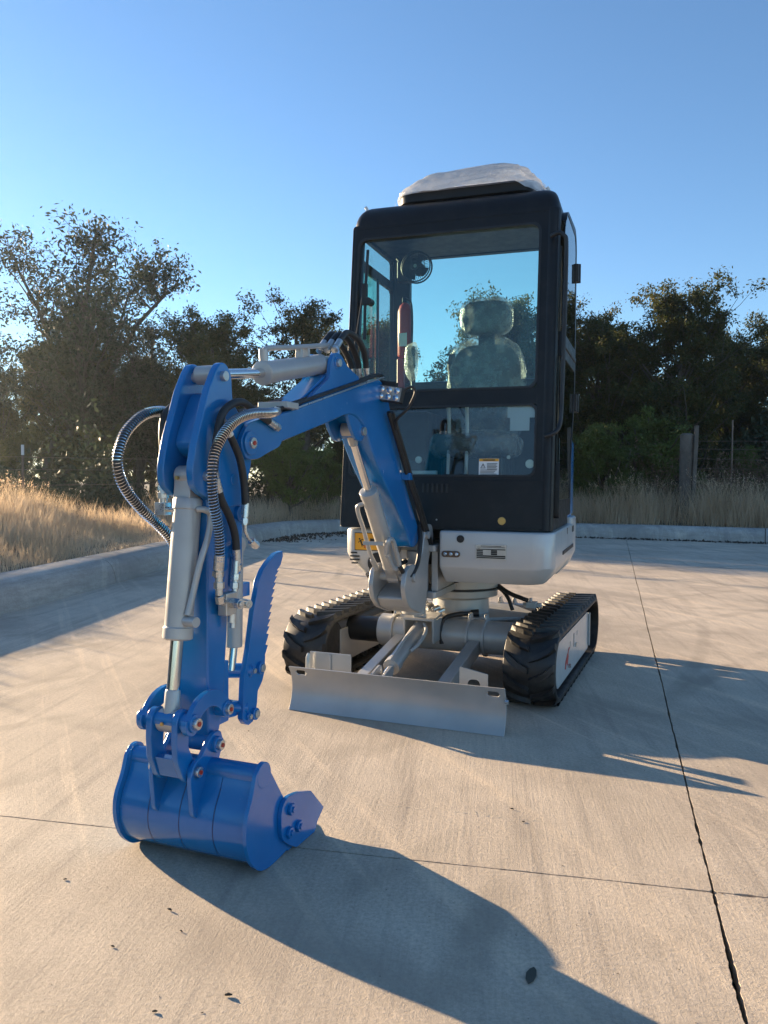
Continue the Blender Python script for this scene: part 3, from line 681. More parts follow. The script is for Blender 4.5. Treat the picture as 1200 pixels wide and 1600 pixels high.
# boom light
m = MB().box((0,-.02,-.031),(.108,.012,.031)); lt = part(m, 'boom_light', 'dark', FA @ Matrix.Translation((.040,.905,1.340)) @ Matrix.Rotation(.16, 4, 'Y') @ Matrix.Rotation(-.12, 4, 'X'), EX, bevel=.004)
LW = WM[lt.name]
part(MB().box((.004,-.0225,-.027),(.104,-.0205,.027)), 'lens_plate', 'lamp', LW, lt)
for i in range(3):
    for j in range(2):
        c = Vector((.022+.032*i, -.0235, -.0135+.027*j))
        part(MB().tube([c+Vector((0,.001,0)), c, c-Vector((0,.004,0))], [.0115,.0115,.004], 14), 'led', 'chrome', LW, lt)
part(MB().box((-.005,-.005,.031),(.07,.02,.05)), 'light_bracket', 'dark', LW, lt, bevel=.002)

# ---------------------------------------------------------------- stick
stp = [(-.243,.97),(-.246,.424),(-.240,.30),(-.215,.285),(-.19,.33),(-.170,.438),(-.155,.575),(-.15,.656),(-.105,.852),(-.07,.94),(-.04,1.05),(-.045,1.10),(-.20,1.07)]
stick = part(MB().prism(roundpoly(stp, .015), yz, -.048, .048), 'stick', 'blue', FA, bevel=.006, seg=3)
crp = [(-.215,1.286),(-.195,1.308),(-.166,1.308),(-.142,1.280),(-.137,1.21),(-.06,1.14),(-.035,1.10),(-.045,1.04),(-.085,.93),(-.20,.92),(-.25,.950),(-.285,.962),(-.313,.983),(-.320,1.025),(-.301,1.099),(-.247,1.233)]
for s in (-1, 1):
    part(MB().prism(roundpoly(crp, .018), yz, s*.034, s*.0560), 'stick_side_plate', 'blue', FA, stick, bevel=.004, seg=3)
web = [(-.205,1.225),(-.262,1.12),(-.272,1.085),(-.235,1.055),(-.07,1.05),(-.08,1.15),(-.16,1.235)]
part(MB().prism(roundpoly(web, .02), yz, -.0335, .0335), 'stick_web', 'blue', FA, stick, bevel=.003)
for (t_, z_, r_) in ((-.125,.80,.020), (-.10,.905,.022), (-.135,1.0,.016)): part(MB().cyl((.04,t_,z_), (.060,t_,z_), r_, 20), 'mounting_boss', 'blue', FA, stick, bevel=.003)
part(MB().prism(roundpoly([(-.15,.70),(-.12,.90),(-.085,.92),(-.09,.74)], .02), yz, .047, .053), 'side_rib', 'blue', FA, stick, bevel=.002)
pin(-.185, 1.272, .058, .0135, stick, collar=False, red=False, bore='steel')
pin(-.262, 1.008, .058, .0135, stick, collar=False, red=False, bore='steel')
pin(-.237, .305, .078, .014, stick)
pin(-.200, .390, .080, .014, stick)
# ---------------------------------------------------------------- cylinders
def hyd(name, eye0, top, bot, eye1, r, rr, label=None, port=None, ew=.026):
    """barrel from top to bot, rod from bot to eye1, barrel eye at eye0; (t,z) pairs in the arm plane"""
    V3 = lambda p, s=0: Vector((s, p[0], p[1]))
    a, b = V3(top), V3(bot); d = (b-a).normalized()
    m = MB().tube([a, a+d*.006, a+d*.030, a+d*.032, b-d*.034, b-d*.032, b-d*.004, b], [r*.9, r*1.0, r*1.0, r*.955, r*.955, r*1.03, r*1.03, r*.8], 32)
    o = part(m, name, 'silver', FA, bevel=.0015, ang=35)
    e0 = V3(eye0); m = MB().cyl(e0-Vector((ew,0,0)), e0+Vector((ew,0,0)), r*.72, 24)
    dn = Vector((0, -d.z, d.y)); 
    poly = [e0+dn*r*.6, e0-dn*r*.6, a-dn*r*.75+d*.003, a+dn*r*.75+d*.003]
    m.prism([(p.y, p.z) for p in poly], yz, -ew, ew); part(m, 'barrel_eye', 'silver', FA, o, bevel=.003)
    e1 = V3(eye1); part(MB().tube([b-d*.01, e1-d*rr*1.1], rr, 20), 'rod', 'chrome', FA, o)
    m = MB().cyl(e1-Vector((ew,0,0)), e1+Vector((ew,0,0)), rr*1.75, 24); m.tube([e1-d*rr*4.6, e1-d*rr*4.2, e1-d*rr*2.2, e1], [rr*1.02, rr*1.15, rr*1.2, rr*1.5], 20)
    part(m, 'rod_eye', 'silver', FA, o, bevel=.002)
    return o
bc = hyd('bucket_cylinder', (-.262,1.008), (-.262,.951), (-.309,.588), (-.338,.388), .0375, .0170)
part(MB().cyl((-.010,-.298,1.003), (-.010,-.290,1.003), .005, 6), 'grease_nipple', 'brass', FA, bc)
part(MB().tube([(0,-.375,.388),(0,-.372,.388)], .005, 8), 'grease_nipple', 'brass', FA, bc)
kc = hyd('stick_cylinder', (.525,1.404), (.492,1.397), (.102,1.318), (-.178,1.278), .0355, .0145)
lc = hyd('boom_cylinder', (1.19,.585), (1.165,.618), (.905,.960), (.727,1.187), .0365, .0150)
# hard pipes on cylinders
m = MB().tube(smooth_path([(.0,.125,1.355),(.0,.120,1.385),(.0,.150,1.400),(.0,.30,1.425),(.0,.52,1.466),(.0,.57,1.475)], 5), .0085, 10)
m.cyl((.0,.118,1.345), (.0,.112,1.392), .014, 14); m.box((-.010,.33,1.36),(.010,.345,1.425)); m.box((-.010,.38,1.37),(.010,.395,1.435))
part(m, 'hard_pipe', 'silver', FA, kc, bevel=.001)
m = MB().tube(smooth_path([(.036,-.272,.922),(.055,-.266,.921),(.062,-.250,.905),(.061,-.262,.85),(.055,-.286,.79),(.045,-.300,.72),(.038,-.318,.655)], 6), .0085, 10)
m.cyl((.030,-.262,.921), (.066,-.256,.921), .0065, 10); m.cyl((.010,-.310,.640), (.068,-.322,.640), .0135, 16)
part(m, 'hard_pipe', 'silver', FA, bc, bevel=.001)
m = MB().tube(smooth_path([(-.028,.93,.905),(-.052,.925,.895),(-.058,.94,.865),(-.055,.985,.80),(-.055,1.05,.70),(-.05,1.08,.66)], 6), .009, 10)
m.cyl((-.055,1.075,.668), (-.050,1.115,.625), .012, 6)
m.tube(smooth_path([(.030,1.02,.70),(.045,1.00,.745),(.052,1.01,.760),(.054,1.04,.745),(.054,1.10,.66),(.05,1.11,.635),(.035,1.09,.635),(.028,1.04,.69)], 5), .0105, 8)
m.box((-.06,.99,.735),(.03,1.0,.750)); part(m, 'hard_pipe', 'silver', FA, lc, bevel=.001)

# ---------------------------------------------------------------- thumb
thp = [(.148,.782),(.110,.778),(.067,.757),(.035,.735),(.01,.705),(-.018,.623),(-.042,.52),(-.069,.434),(-.078,.325),(-.062,.305),(-.045,.298),(-.022,.303),(-.008,.325),(.000,.352),(.004,.385),(.030,.410),(.041,.433),(.046,.48)]
back = [(.046,.48),(.056,.545),(.066,.585),(.078,.628),(.092,.672),(.106,.709),(.128,.742)]
tee = []
for i in range(len(back)-1):
    a, b = Vector(back[i]), Vector(back[i+1])
    for k_ in range(2):
        q0 = a.lerp(b, k_/2); tee += [tuple(q0+Vector((-.003,0))), tuple(a.lerp(b, (k_+.8)/2)+Vector((.011,.002)))]
thumb = part(MB().prism(thp+tee+[(.150,.765)], yz, .030, .047), 'thumb', 'blue', FA, bevel=.002)
m = MB()
for t_, z_, r_ in ((-.028,.452,.007),(-.050,.325,.007),(.012,.452,.0115),(-.020,.325,.0115)):
    part(MB().cyl((.028,t_,z_), (.054 if r_ < .01 else .058,t_,z_), r_*1.55, 18), 'pin_boss', 'blue', FA, thumb, bevel=.002)
    part(MB().cyl((.05,t_,z_), (.060 if r_ < .01 else .063,t_,z_), r_, 14), 'pin', 'steel', FA, thumb, bevel=.001)
m = MB().cyl((-.04,-.085,.455), (.045,-.028,.452), .021, 20); m.cyl((-.04,-.14,.365), (.045,-.050,.350), .015, 20); m.box((-.03,-.175,.33),(.03,-.12,.50))
m.prism(roundpoly([(-.165,.385),(-.06,.372),(-.045,.345),(-.075,.33),(-.185,.345)], .01), yz, -.028, .028)
part(MB().box((-.02,-.12,.665),(.03,-.01,.705)), 'thumb_hinge_block', 'blue', FA, thumb, bevel=.003)
part(m, 'thumb_bracket', 'blue', FA, thumb, bevel=.003)
a, b = Vector((.012,-.062,.80)), Vector((.012,-.068,.525)); m = MB().tube([a, b], .024, 24); tc = part(m, 'thumb_cylinder', 'silver', FA, EX, bevel=.003)
part(MB().tube([b, Vector((.012,-.080,.46))], .011, 16), 'rod', 'chrome', FA, tc)
m = MB().cyl((-.015,-.062,.815), (.035,-.062,.815), .022, 18); part(m, 'barrel_eye', 'silver', FA, tc)
# ---------------------------------------------------------------- link + bucket
for s in (-1, 1):
    arc = lambda c, r0, a0, a1, n=14: [(c[0]+r0*math.cos(math.radians(a0+(a1-a0)*i/n)), c[1]+r0*math.sin(math.radians(a0+(a1-a0)*i/n))) for i in range(n+1)]
    # guide link arched from the stick pin forward to the cylinder pin
    c = (-.272, .352); g_ = arc(c, .104, 18, 152) + arc((-.349,.390), .030, 150, 300, 8) + arc(c, .062, 140, 34)+arc((-.200,.390), .030, -60, 40, 6)
    part(MB().prism(g_, yz, s*.060, s*.076), 'guide_link', 'blue', FA, bevel=.003)
    # C-shaped bucket link from the cylinder pin down to the bucket pin
    q = arc((-.345,.392), .031, 30, 180, 9) + [(-.378,.350),(-.374,.300),(-.352,.250),(-.335,.232),(-.312,.230),(-.293,.248),(-.292,.272),(-.312,.292),(-.328,.322),(-.326,.350),(-.316,.372)]
    part(MB().prism(roundpoly(q, .006, 2), yz, s*.030, s*.048), 'bucket_link', 'blue', FA, bevel=.003)
part(MB().prism([(-.366,.30),(-.345,.245),(-.325,.240),(-.338,.30)], yz, -.03, .03), 'link_web', 'blue', FA, bevel=.002)
pin(-.345, .391, .082, .015, bc); pin(-.317, .258, .066, .0135, bc)
bk0, bk1 = -.190, .222
bp = [(-.257,.272),(-.229,.262),(-.139,.137),(-.075,.085),(-.005,.030),(.0,.012),(-.111,.010),(-.180,.001),(-.235,.0005),(-.275,.010),(-.315,.046),(-.338,.104),(-.336,.163),(-.305,.215),(-.290,.262),(-.275,.274)]
bpl = roundpoly(bp, [.01,.01,.02,.02,.005,.003,.02,.03,.03,.03,.04,.04,.04,.03,.01,.01], 4)
bucket = empty('bucket', FA, EX)
for a_, b_ in ((bk0, bk0+.012), (bk1-.012, bk1)): part(MB().prism(bpl, yz, a_, b_), 'side_plate', 'blue', FA, bucket, bevel=.002)
# curved shell between the plates
sh = [(-.226,.256),(-.245,.268),(-.262,.262),(-.276,.240),(-.287,.212),(-.316,.160),(-.324,.104),(-.303,.052),(-.268,.022),(-.235,.012),(-.18,.012),(-.10,.018),(-.002,.022)]
shp = smooth_path([(0, *p) for p in sh], 4); ou = [(p.y, p.z) for p in shp]; inn = []
for i, p in enumerate(ou):
    a, b = Vector(ou[max(0, i-1)]), Vector(ou[min(len(ou)-1, i+1)]); d_ = (b-a).normalized(); nn = Vector((-d_.y, d_.x)); inn.append((p[0]+nn.x*.008, p[1]+nn.y*.008))
bend_x = [bk0+.012, -.085, .012, .115, bk1-.012]
for i in range(4):
    part(MB().prism(ou+inn[::-1], yz, bend_x[i]+.0012, bend_x[i+1]-.0012), 'shell_panel', 'blue', FA, bucket, ang=30)
for x_ in bend_x[1:4]:
    part(MB().prism([(p[0]*1.0, p[1]) for p in ou[16:40]]+[(p[0]+ (Vector(q)-Vector(p)).x*.6, p[1]+(Vector(q)-Vector(p)).y*.6) for p, q in zip(ou[16:40], inn[16:40])][::-1], yz, x_-.002, x_+.002), 'shell_seam', 'navy', FA, bucket)
part(MB().cyl((bk0+.01,-.252,.248), (bk1-.01,-.252,.248), .0265, 24), 'top_tube', 'blue', FA, bucket)
for a_ in (bk0, bk1-.012): part(MB().prism(circ(-.252, .250, .033, 24), yz, a_-.001, a_+.013), 'tube_cap', 'blue', FA, bucket, bevel=.002)
for s in (-1, 1):
    er = [(-.345,.24),(-.342,.262),(-.325,.285),(-.300,.290),(-.265,.325),(-.242,.338),(-.212,.335),(-.202,.308),(-.208,.285),(-.225,.25),(-.25,.20),(-.318,.135),(-.335,.15)]
    part(MB().prism(roundpoly(er, .010), yz, s*.052, s*.066), 'hanger_ear', 'blue', FA, bucket, bevel=.003)
for x_ in (bk0+.013, bk1-.013):
    wp_ = smooth_path([(x_, p[0], p[1]) for p in inn[8:44:3]], 5); part(MB().tube(wp_, [.0028+.0014*(i % 2) for i in range(len(wp_))], 6), 'weld_bead', 'blue', FA, bucket)
part(MB().cyl((-.075,-.317,.258), (-.066,-.317,.258), .017, 18), 'pin', 'fitting', FA, bucket)
cu = [(-.175,.150),(-.150,.160),(-.095,.152),(-.020,.128),(.059,.052),(.020,.026),(.004,.002),(-.104,.002),(-.150,.03),(-.185,.06),(-.188,.12)]
ct = part(MB().prism(roundpoly(cu, [.02,.02,.01,.003,.002,.003,.003,.01,.02,.02,.03]), yz, bk1+.0005, bk1+.0125), 'side_cutter', 'blue', FA, bucket, bevel=.002)
part(MB().prism(roundpoly(cu, .01), yz, bk0-.012, bk0-.0005), 'side_cutter', 'blue', FA, bucket, bevel=.002)
for t_, z_ in ((-.140,.122),(-.148,.062),(-.098,.060)):
    m = MB().prism(circ(t_, z_, .0165, 6), yz, bk1+.0125, bk1+.0225); part(m, 'bolt', 'blue', FA, bucket, bevel=.002)
    part(MB().cyl((bk1+.0225,t_,z_), (bk1+.027,t_,z_), .008, 12), 'bolt_shank', 'blue', FA, bucket)
part(MB().box((bk0,-.13,.001),(bk1,.006,.014)), 'cutting_edge', 'blue', FA, bucket, bevel=.002)
for i in range(4):
    x_ = bk0+.05+i*.104; part(MB().prism([(-.03,.002),(.060,.004),(.060,.008),(-.03,.028)], yz, x_-.02, x_+.02), 'tooth', 'blue', FA, bucket, bevel=.002)

# ---------------------------------------------------------------- hoses on the arm
def hose(pts, r, mat='hose', parent=None, spring=False, name='hydraulic_hose', ends=True, fr=FA):
    pp = smooth_path(pts, 8); o = part(MB().tube(pp, r*.82 if spring else r, 12), name, mat, fr, parent or EX)
    if spring:
        cum = [0]
        for i in range(1, len(pp)): cum.append(cum[-1]+(pp[i]-pp[i-1]).length)
        L_ = cum[-1]; m = MB(); pitch_ = .0078; nseg = int(L_/pitch_*10); hp = []
        u = (pp[1]-pp[0]).orthogonal().normalized(); j = 0
        for i in range(nseg+1):
            s_ = L_*i/nseg
            while j < len(cum)-2 and cum[j+1] < s_: j += 1
            f = (s_-cum[j])/max(1e-9, cum[j+1]-cum[j]); c = pp[j].lerp(pp[j+1], f); T = (pp[j+1]-pp[j]).normalized()
            u = (u-T*u.dot(T)).normalized(); w_ = T.cross(u); a = 2*PI*s_/pitch_; hp.append(c+(u*math.cos(a)+w_*math.sin(a))*r)
        m.tube(hp, .0013, 5); part(m, 'spring_guard', 'chrome', fr, o)
    if ends:
        for a, b in ((pp[0], pp[2]), (pp[-1], pp[-3])):
            d_ = (a-b).normalized(); part(MB().tube([a-d_*.02, a+d_*.018, a+d_*.0181, a+d_*.04], [r*1.05, r*1.05, r*.8, r*.8], 12), 'crimp_fitting', 'fitting', fr, o)
            part(MB().cyl(a+d_*.022, a+d_*.036, r*1.15, 6), 'hex_nut', 'fitting', fr, o)
    return o
K3 = lambda s, L_: [(s, t, z) for t, z in L_]
hose([(.075,.05,1.196),(.10,-.03,1.186),(.105,-.123,1.176),(.105,-.194,1.156),(.105,-.253,1.117),(.105,-.293,1.067),(.105,-.307,1.014),(.102,-.297,.945),(.098,-.269,.873),(.092,-.255,.813),(.088,-.252,.785)], .0135, spring=True)
hose([(-.07,-.13,1.155),(-.10,-.180,1.170),(-.105,-.235,1.180),(-.108,-.304,1.164),(-.11,-.364,1.121),(-.11,-.392,1.076),(-.11,-.400,1.033),(-.108,-.379,.981),(-.104,-.324,.926),(-.10,-.256,.878),(-.09,-.213,.835),(-.085,-.200,.79)], .0135, spring=True)
hose([(.085,.02,1.16),(.085,-.08,1.19),(.085,-.13,1.206),(.082,-.176,1.200),(.080,-.223,1.169),(.078,-.244,1.11),(.075,-.25,1.05),(.070,-.25,.98)], .0105)
hose([(.078,-.20,1.13),(.080,-.185,1.112),(.082,-.146,1.058),(.082,-.124,.993),(.082,-.117,.934),(.082,-.118,.915)], .0105)
hose([(.072,-.235,.985),(.072,-.216,.945),(.072,-.180,.901),(.070,-.150,.850),(.070,-.141,.790)], .0105)
hose([(-.08,-.10,1.20),(-.08,-.17,1.215),(-.08,-.215,1.195),(-.08,-.250,1.165),(-.08,-.260,1.120),(-.08,-.256,1.06),(-.08,-.259,1.005)], .0115)
hose([(-.07,-.12,1.13),(-.085,-.19,1.12),(-.09,-.225,1.07),(-.09,-.215,1.0),(-.08,-.20,.94)], .009)
m = MB().tube([(-.08,-.259,.985),(-.08,-.259,.930)], .011, 12); m.cyl((-.080,-.259,.965), (-.080,-.259,.948), .015, 6); m.box((-.096,-.276,.905),(-.064,-.246,.938)); m.cyl((-.08,-.26,.918), (-.03,-.262,.922), .0075, 12)
part(m, 'elbow_fitting', 'fitting', FA, bc, bevel=.0015)
m = MB().tube([(.082,-.118,.900),(.082,-.119,.860),(.086,-.108,.838),(.09,-.085,.822)], .0055, 8); m.cyl((.088,-.098,.832), (.092,-.075,.815), .012, 6)
part(m, 'elbow_fitting', 'fitting', FA, tc, bevel=.001)
# manifold block beside the thumb cylinder
m = MB().box((.058,-.215,.640),(.086,-.165,.700)); mf = part(m, 'valve_manifold', 'steel', FA, EX, bevel=.003)
for a, b, r_ in (((.088,-.252,.775),(.088,-.252,.700),.010),((.088,-.252,.735),(.088,-.252,.718),.0145),((.088,-.250,.690),(.070,-.20,.672),.011),((.092,-.255,.700),(.092,-.25,.68),.013),((.086,-.19,.672),(.118,-.196,.672),.015),
                 ((.07,-.145,.78),(.072,-.165,.60),.0085),((.072,-.150,.745),(.072,-.152,.728),.013),((.072,-.155,.722),(.072,-.157,.705),.013),((.08,-.14,.665),(.115,-.15,.665),.012),((.118,-.198,.672),(.124,-.199,.672),.009),((.072,-.168,.64),(.072,-.17,.615),.012)):
    part(MB().cyl(a, b, r_, 6 if r_ > .0125 else 12), 'hydraulic_fitting', 'fitting', FA, mf, bevel=.001)
# hoses over the boom elbow and down its back
for dx in (-.03, .0, .03):
    hose([(dx,.565,1.475),(dx,.60,1.505),(dx,.64,1.522+abs(dx)*.2),(dx*1.3,.70,1.520),(dx*1.3,.76,1.49),(dx*1.1,.80,1.45),(dx,.815,1.405)], .0115, parent=EX)
part(MB().tube([(.0,.60,1.40),(.0,.605,1.44),(.0,.625,1.48)], [.022,.020,.008], 16), 'glint_elbow', 'chrome', FA, boom)  # chrome elbow added for the glint on the hose sleeve
hose([(.13,.93,1.345),(.165,.94,1.362),(.178,.95,1.34),(.15,.945,1.28),(.105,.945,1.24),(.085,.98,1.20)], .0055, parent=EX, ends=False)
for dx, dt in ((.078, 0), (.084, .02)):
    hose([(dx,.925+dt,1.265),(dx,.99+dt,1.19),(dx,1.10+dt,1.062),(dx,1.16+dt,.985),(dx+.004,1.23+dt,.905),(dx,1.33+dt,.80),(dx,1.42+dt,.69),(dx-.02,1.47+dt,.62)], .0095, parent=EX, ends=False)
part(MB().box((.056,1.12,1.0),(.092,1.16,1.03)), 'hose_clamp', 'blue', FA, boom, bevel=.002)
part(MB().cyl((.074,1.135,1.032), (.074,1.135,1.04), .008, 6), 'clamp_bolt', 'fitting', FA, boom)
part(MB().tube(smooth_path([(.0,.60,1.48),(-.02,.60,1.47),(0,.57,1.475)], 3), .009, 8), 'pipe_end', 'silver', FA, boom)

# ---------------------------------------------------------------- swing bracket, frame, turntable
sb = empty('swing_bracket', FA, EX)
bpz = [(1.40,.805),(1.435,.80),(1.455,.76),(1.452,.70),(1.40,.655),(1.385,.60),(1.375,.50),(1.36,.44),(1.30,.415),(1.17,.455),(1.115,.50),(1.095,.56),(1.12,.625),(1.19,.645),(1.255,.63),(1.31,.68),(1.335,.76),(1.36,.80)]
for s in (-1, 1):
    part(MB().prism(roundpoly(bpz, .02), yz, s*.062, s*.084), 'bracket_plate', 'silver', FA, sb, bevel=.005, seg=3)
part(MB().prism(roundpoly([(1.20,.53),(1.30,.56),(1.365,.60),(1.42,.60),(1.44,.45),(1.30,.418),(1.18,.455),(1.14,.50)], .015), yz, -.0615, .0615), 'bracket_core', 'silver', FA, sb, bevel=.004)
part(MB().cyl((-.098,1.19,.585), (.098,1.19,.585), .018, 20), 'pin', 'silver', FA, sb, bevel=.003)
part(MB().cyl((-.125,1.26,.545), (-.085,1.26,.545), .026, 20), 'pin', 'silver', FA, sb, bevel=.003)
part(MB().cyl((0,1.43,.39), (0,1.43,.64), .055, 28), 'swing_post', 'silver', FA, sb, bevel=.004)
part(MB().prism(roundpoly([(1.18,.60),(1.35,.60),(1.42,.50),(1.36,.46),(1.22,.48)], .02), yz, -.118, -.085), 'side_lug', 'white', FA, sb, bevel=.004)
m = MB().prism(roundpoly([(-.17,-.60),(.035,-.66),(.045,-.30),(-.17,-.30)], .02), xy, .47, .50); m.prism(roundpoly([(-.17,-.60),(.035,-.66),(.045,-.30),(-.17,-.30)], .02), xy, .68, .71)
m.box((.005,-.62,.50),(.035,-.30,.68)); m.box((-.16,-.55,.50),(-.13,-.30,.68)); m.box((-.13,-.40,.50),(.005,-.38,.68)); m.cyl((-.06,-.62,.50), (-.06,-.62,.68), .05, 20)
part(m, 'frame_nose', 'silver', FC, bevel=.004)
hose([(-.10,1.13,.60),(-.09,1.17,.57),(-.07,1.22,.58),(-.03,1.26,.62),(0,1.33,.64)], .010, parent=EX, ends=False)
hose([(.06,1.10,.64),(.07,1.14,.60),(.08,1.19,.60),(.085,1.25,.65),(.08,1.29,.74),(.06,1.33,.80)], .010, parent=EX, ends=False)
def loft(rings, mb=None):
    mb = mb or MB(); n = len(rings[0]); v = [p for r in rings for p in r]
    f = [(i*n+j, i*n+(j+1) % n, (i+1)*n+(j+1) % n, (i+1)*n+j) for i in range(len(rings)-1) for j in range(n)]
    f += [tuple(range(n-1, -1, -1)), tuple((len(rings)-1)*n+j for j in range(n))]; return mb.add(v, f)
def body(x0, y0, x1, y1, prof, r, cham=(1, 1, 1, 1)):
    """rounded plan rectangle lofted over (z, inset); cham = how much left/front/right/back follow the inset"""
    rings = []
    for z_, q in prof:
        rings.append([(x, y, z_) for x, y in rrect(x0+q*cham[0], y0+q*cham[1], x1-q*cham[2], y1-q*cham[3], [max(.004, k_) for k_ in r], 7)])
    return loft(rings)
pr = [(.545,.055),(.552,.046),(.612,.004),(.622,0),(.765,0),(.771,.002),(.776,.008)]
bd = part(body(.052, -.665, .552, .25, pr, [.012,.095,.05,.02], (.3, 1, 1, 1)), 'body_panel', 'white', FC, ang=28)
prl = [(.500,.13),(.510,.12),(.585,.045),(.625,.012),(.65,0),(.755,0),(.764,.004),(.768,.012)]
bl = part(body(-.462, -.52, -.17, .25, prl, [.07,.012,.02,.05], (1, .35, 0, 1)), 'body_panel', 'white', FC, ang=28)
part(body(-.462, .253, .545, .60, [(.50,.08),(.55,.03),(.62,0),(.80,0),(.806,.006)], [.02,.02,.16,.16], (1, 0, 1, 1)), 'counterweight', 'white', FC, ang=28)
part(body(-.44, .195, .530, .56, [(.806,.012),(.83,0),(1.20,0),(1.26,.02),(1.285,.06)], [.03,.03,.14,.14], (1, .2, 1, 1)), 'engine_hood', 'blue', FC, ang=30)
part(MB().box((-.17,-.30,.50),(.052,.25,.765)), 'floor_frame', 'dark', FC)
# louvres, wheel-arch hole, slip sticker, maker's plate, lock, side light
for i, (a_, b_) in enumerate(((-.421,-.389),(-.426,-.378),(-.426,-.378),(-.418,-.387))):
    z_ = .652-.0165*i; part(MB().box((a_,-.5225,z_-.0035),(b_,-.515,z_+.0035)), 'louvre', 'ink', FC, bl, bevel=.001)
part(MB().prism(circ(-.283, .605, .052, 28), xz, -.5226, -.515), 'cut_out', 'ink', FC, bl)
st = part(MB().box((-.400,-.5228,.665),(-.270,-.5205,.748)), 'slip_warning_sticker', 'orange', FC, bl)
m = MB(); y_ = -.5245
def stroke(m, p, q, wd, y_, th=.0008):
    p, q = Vector(p), Vector(q); d_ = (q-p).normalized(); n_ = Vector((-d_.y, d_.x))*wd/2
    m.prism([tuple(p+n_), tuple(q+n_), tuple(q-n_), tuple(p-n_)], xz, y_, y_+th+.001)
ox, oz = -.372, .700
m.prism(circ(ox-.004, oz+.019, .004, 10), xz, y_, y_+.002)
for p, q, w_ in (((0,.014),(.006,-.003),.007),((0,.012),(.014,.018),.0028),((0,.012),(-.011,.001),.0028),((.005,-.002),(.016,-.013),.0035),((.005,-.002),(.009,-.018),.0032)):
    stroke(m, (ox+p[0], oz+p[1]), (ox+q[0], oz+q[1]), w_, y_)
m.box((-.3225,-.5245,.700),(-.301,-.5225,.722))
part(m, 'falling_figure', 'ink', FC, bl)
m = MB()
for i in range(3): m.box((ox+.018,-.5243,.686-.005*i),(ox+.044,-.5225,.6885-.005*i))
part(m, 'stripe', 'redink', FC, bl)
m = MB(); 
for a_, b_ in (((-.401,.664),(-.269,.667)),((-.401,.746),(-.269,.749)),((-.401,.664),(-.399,.749))): m.box((a_[0],-.5242,a_[1]),(b_[0],-.5225,b_[1]))
part(m, 'sticker_border', 'debris', FC, bl)
np_ = part(MB().box((.218,-.669,.657),(.352,-.6655,.722)), 'makers_plate', 'steel', FC, bd, bevel=.001)
m = MB()
for k_, (a_, b_) in enumerate(((.662,.667),(.669,.675),(.677,.683),(.685,.690),(.692,.697),(.699,.703))):
    if k_ in (2, 3, 4): m.box((.222,-.6705,a_),(.250,-.6688,b_)); m.box((.285,-.6705,a_),(.312,-.6688,b_+.001))
    else: m.box((.222,-.6705,a_),(.348,-.6688,b_))
m.box((.225,-.6702,.709),(.345,-.6688,.711)); m.box((.240,-.6702,.714),(.33,-.6688,.7165))
part(m, 'printed_field', 'ink', FC, bd)
m = MB(); 
for x_ in (.222,.348):
    for z_ in (.660,.718): m.cyl((x_,-.672,z_), (x_,-.668,z_), .0035, 8)
part(m, 'rivet', 'fitting', FC, bd)
m = MB().cyl((.149,-.672,.743), (.149,-.664,.743), .0165, 24); m.cyl((.149,-.674,.743), (.149,-.671,.743), .010, 16); lk = part(m, 'key_lock', 'dark', FC, bd, bevel=.001)
part(MB().box((.1475,-.6755,.737),(.1505,-.6735,.749)), 'key_slot', 'ink', FC, bd)
sl2 = [(x, z) for x, z in rrect(.064, .661, .148, .689, .0138, 8)]
ml = part(MB().prism(sl2, xz, -.671, -.664), 'marker_light', 'amber', FC, bd, bevel=.002)
for x_ in (.080,.106,.132): part(MB().tube([(x_,-.6705,.675),(x_,-.674,.675)], [.0085,.005], 12), 'reflector', 'chrome', FC, bd)
part(MB().box((.5505,-.30,.655),(.5555,.20,.672)), 'side_groove', 'dark', FC, bd); part(MB().box((.5505,.16,.735),(.554,.23,.765)), 'side_vent', 'ink', FC, bd)
part(MB().box((.5505,-.10,.74),(.5535,-.09,.770)), 'side_slot', 'ink', FC, bd)
m = MB().cyl((0,0,.452), (0,0,.52), .20, 48); tt = part(m, 'turntable', 'silver', FC, bevel=.003)
part(MB().cyl((0,0,.440), (0,0,.452), .185, 48), 'bearing_gap', 'ink', FC, tt)
part(MB().cyl((0,0,.405), (0,0,.440), .192, 48), 'bearing_ring', 'silver', FC, tt, bevel=.003)
m = MB().tube([(0,0,.405),(0,0,.39),(0,0,.30)], [.165,.145,.15], 40); part(m, 'turntable_base', 'silver', FC, tt)
for i in range(24):
    a_ = 2*PI*i/24; part(MB().cyl((.178*math.cos(a_),.178*math.sin(a_),.519), (.178*math.cos(a_),.178*math.sin(a_),.512), .007, 6), 'ring_bolt', 'fitting', FC, tt)

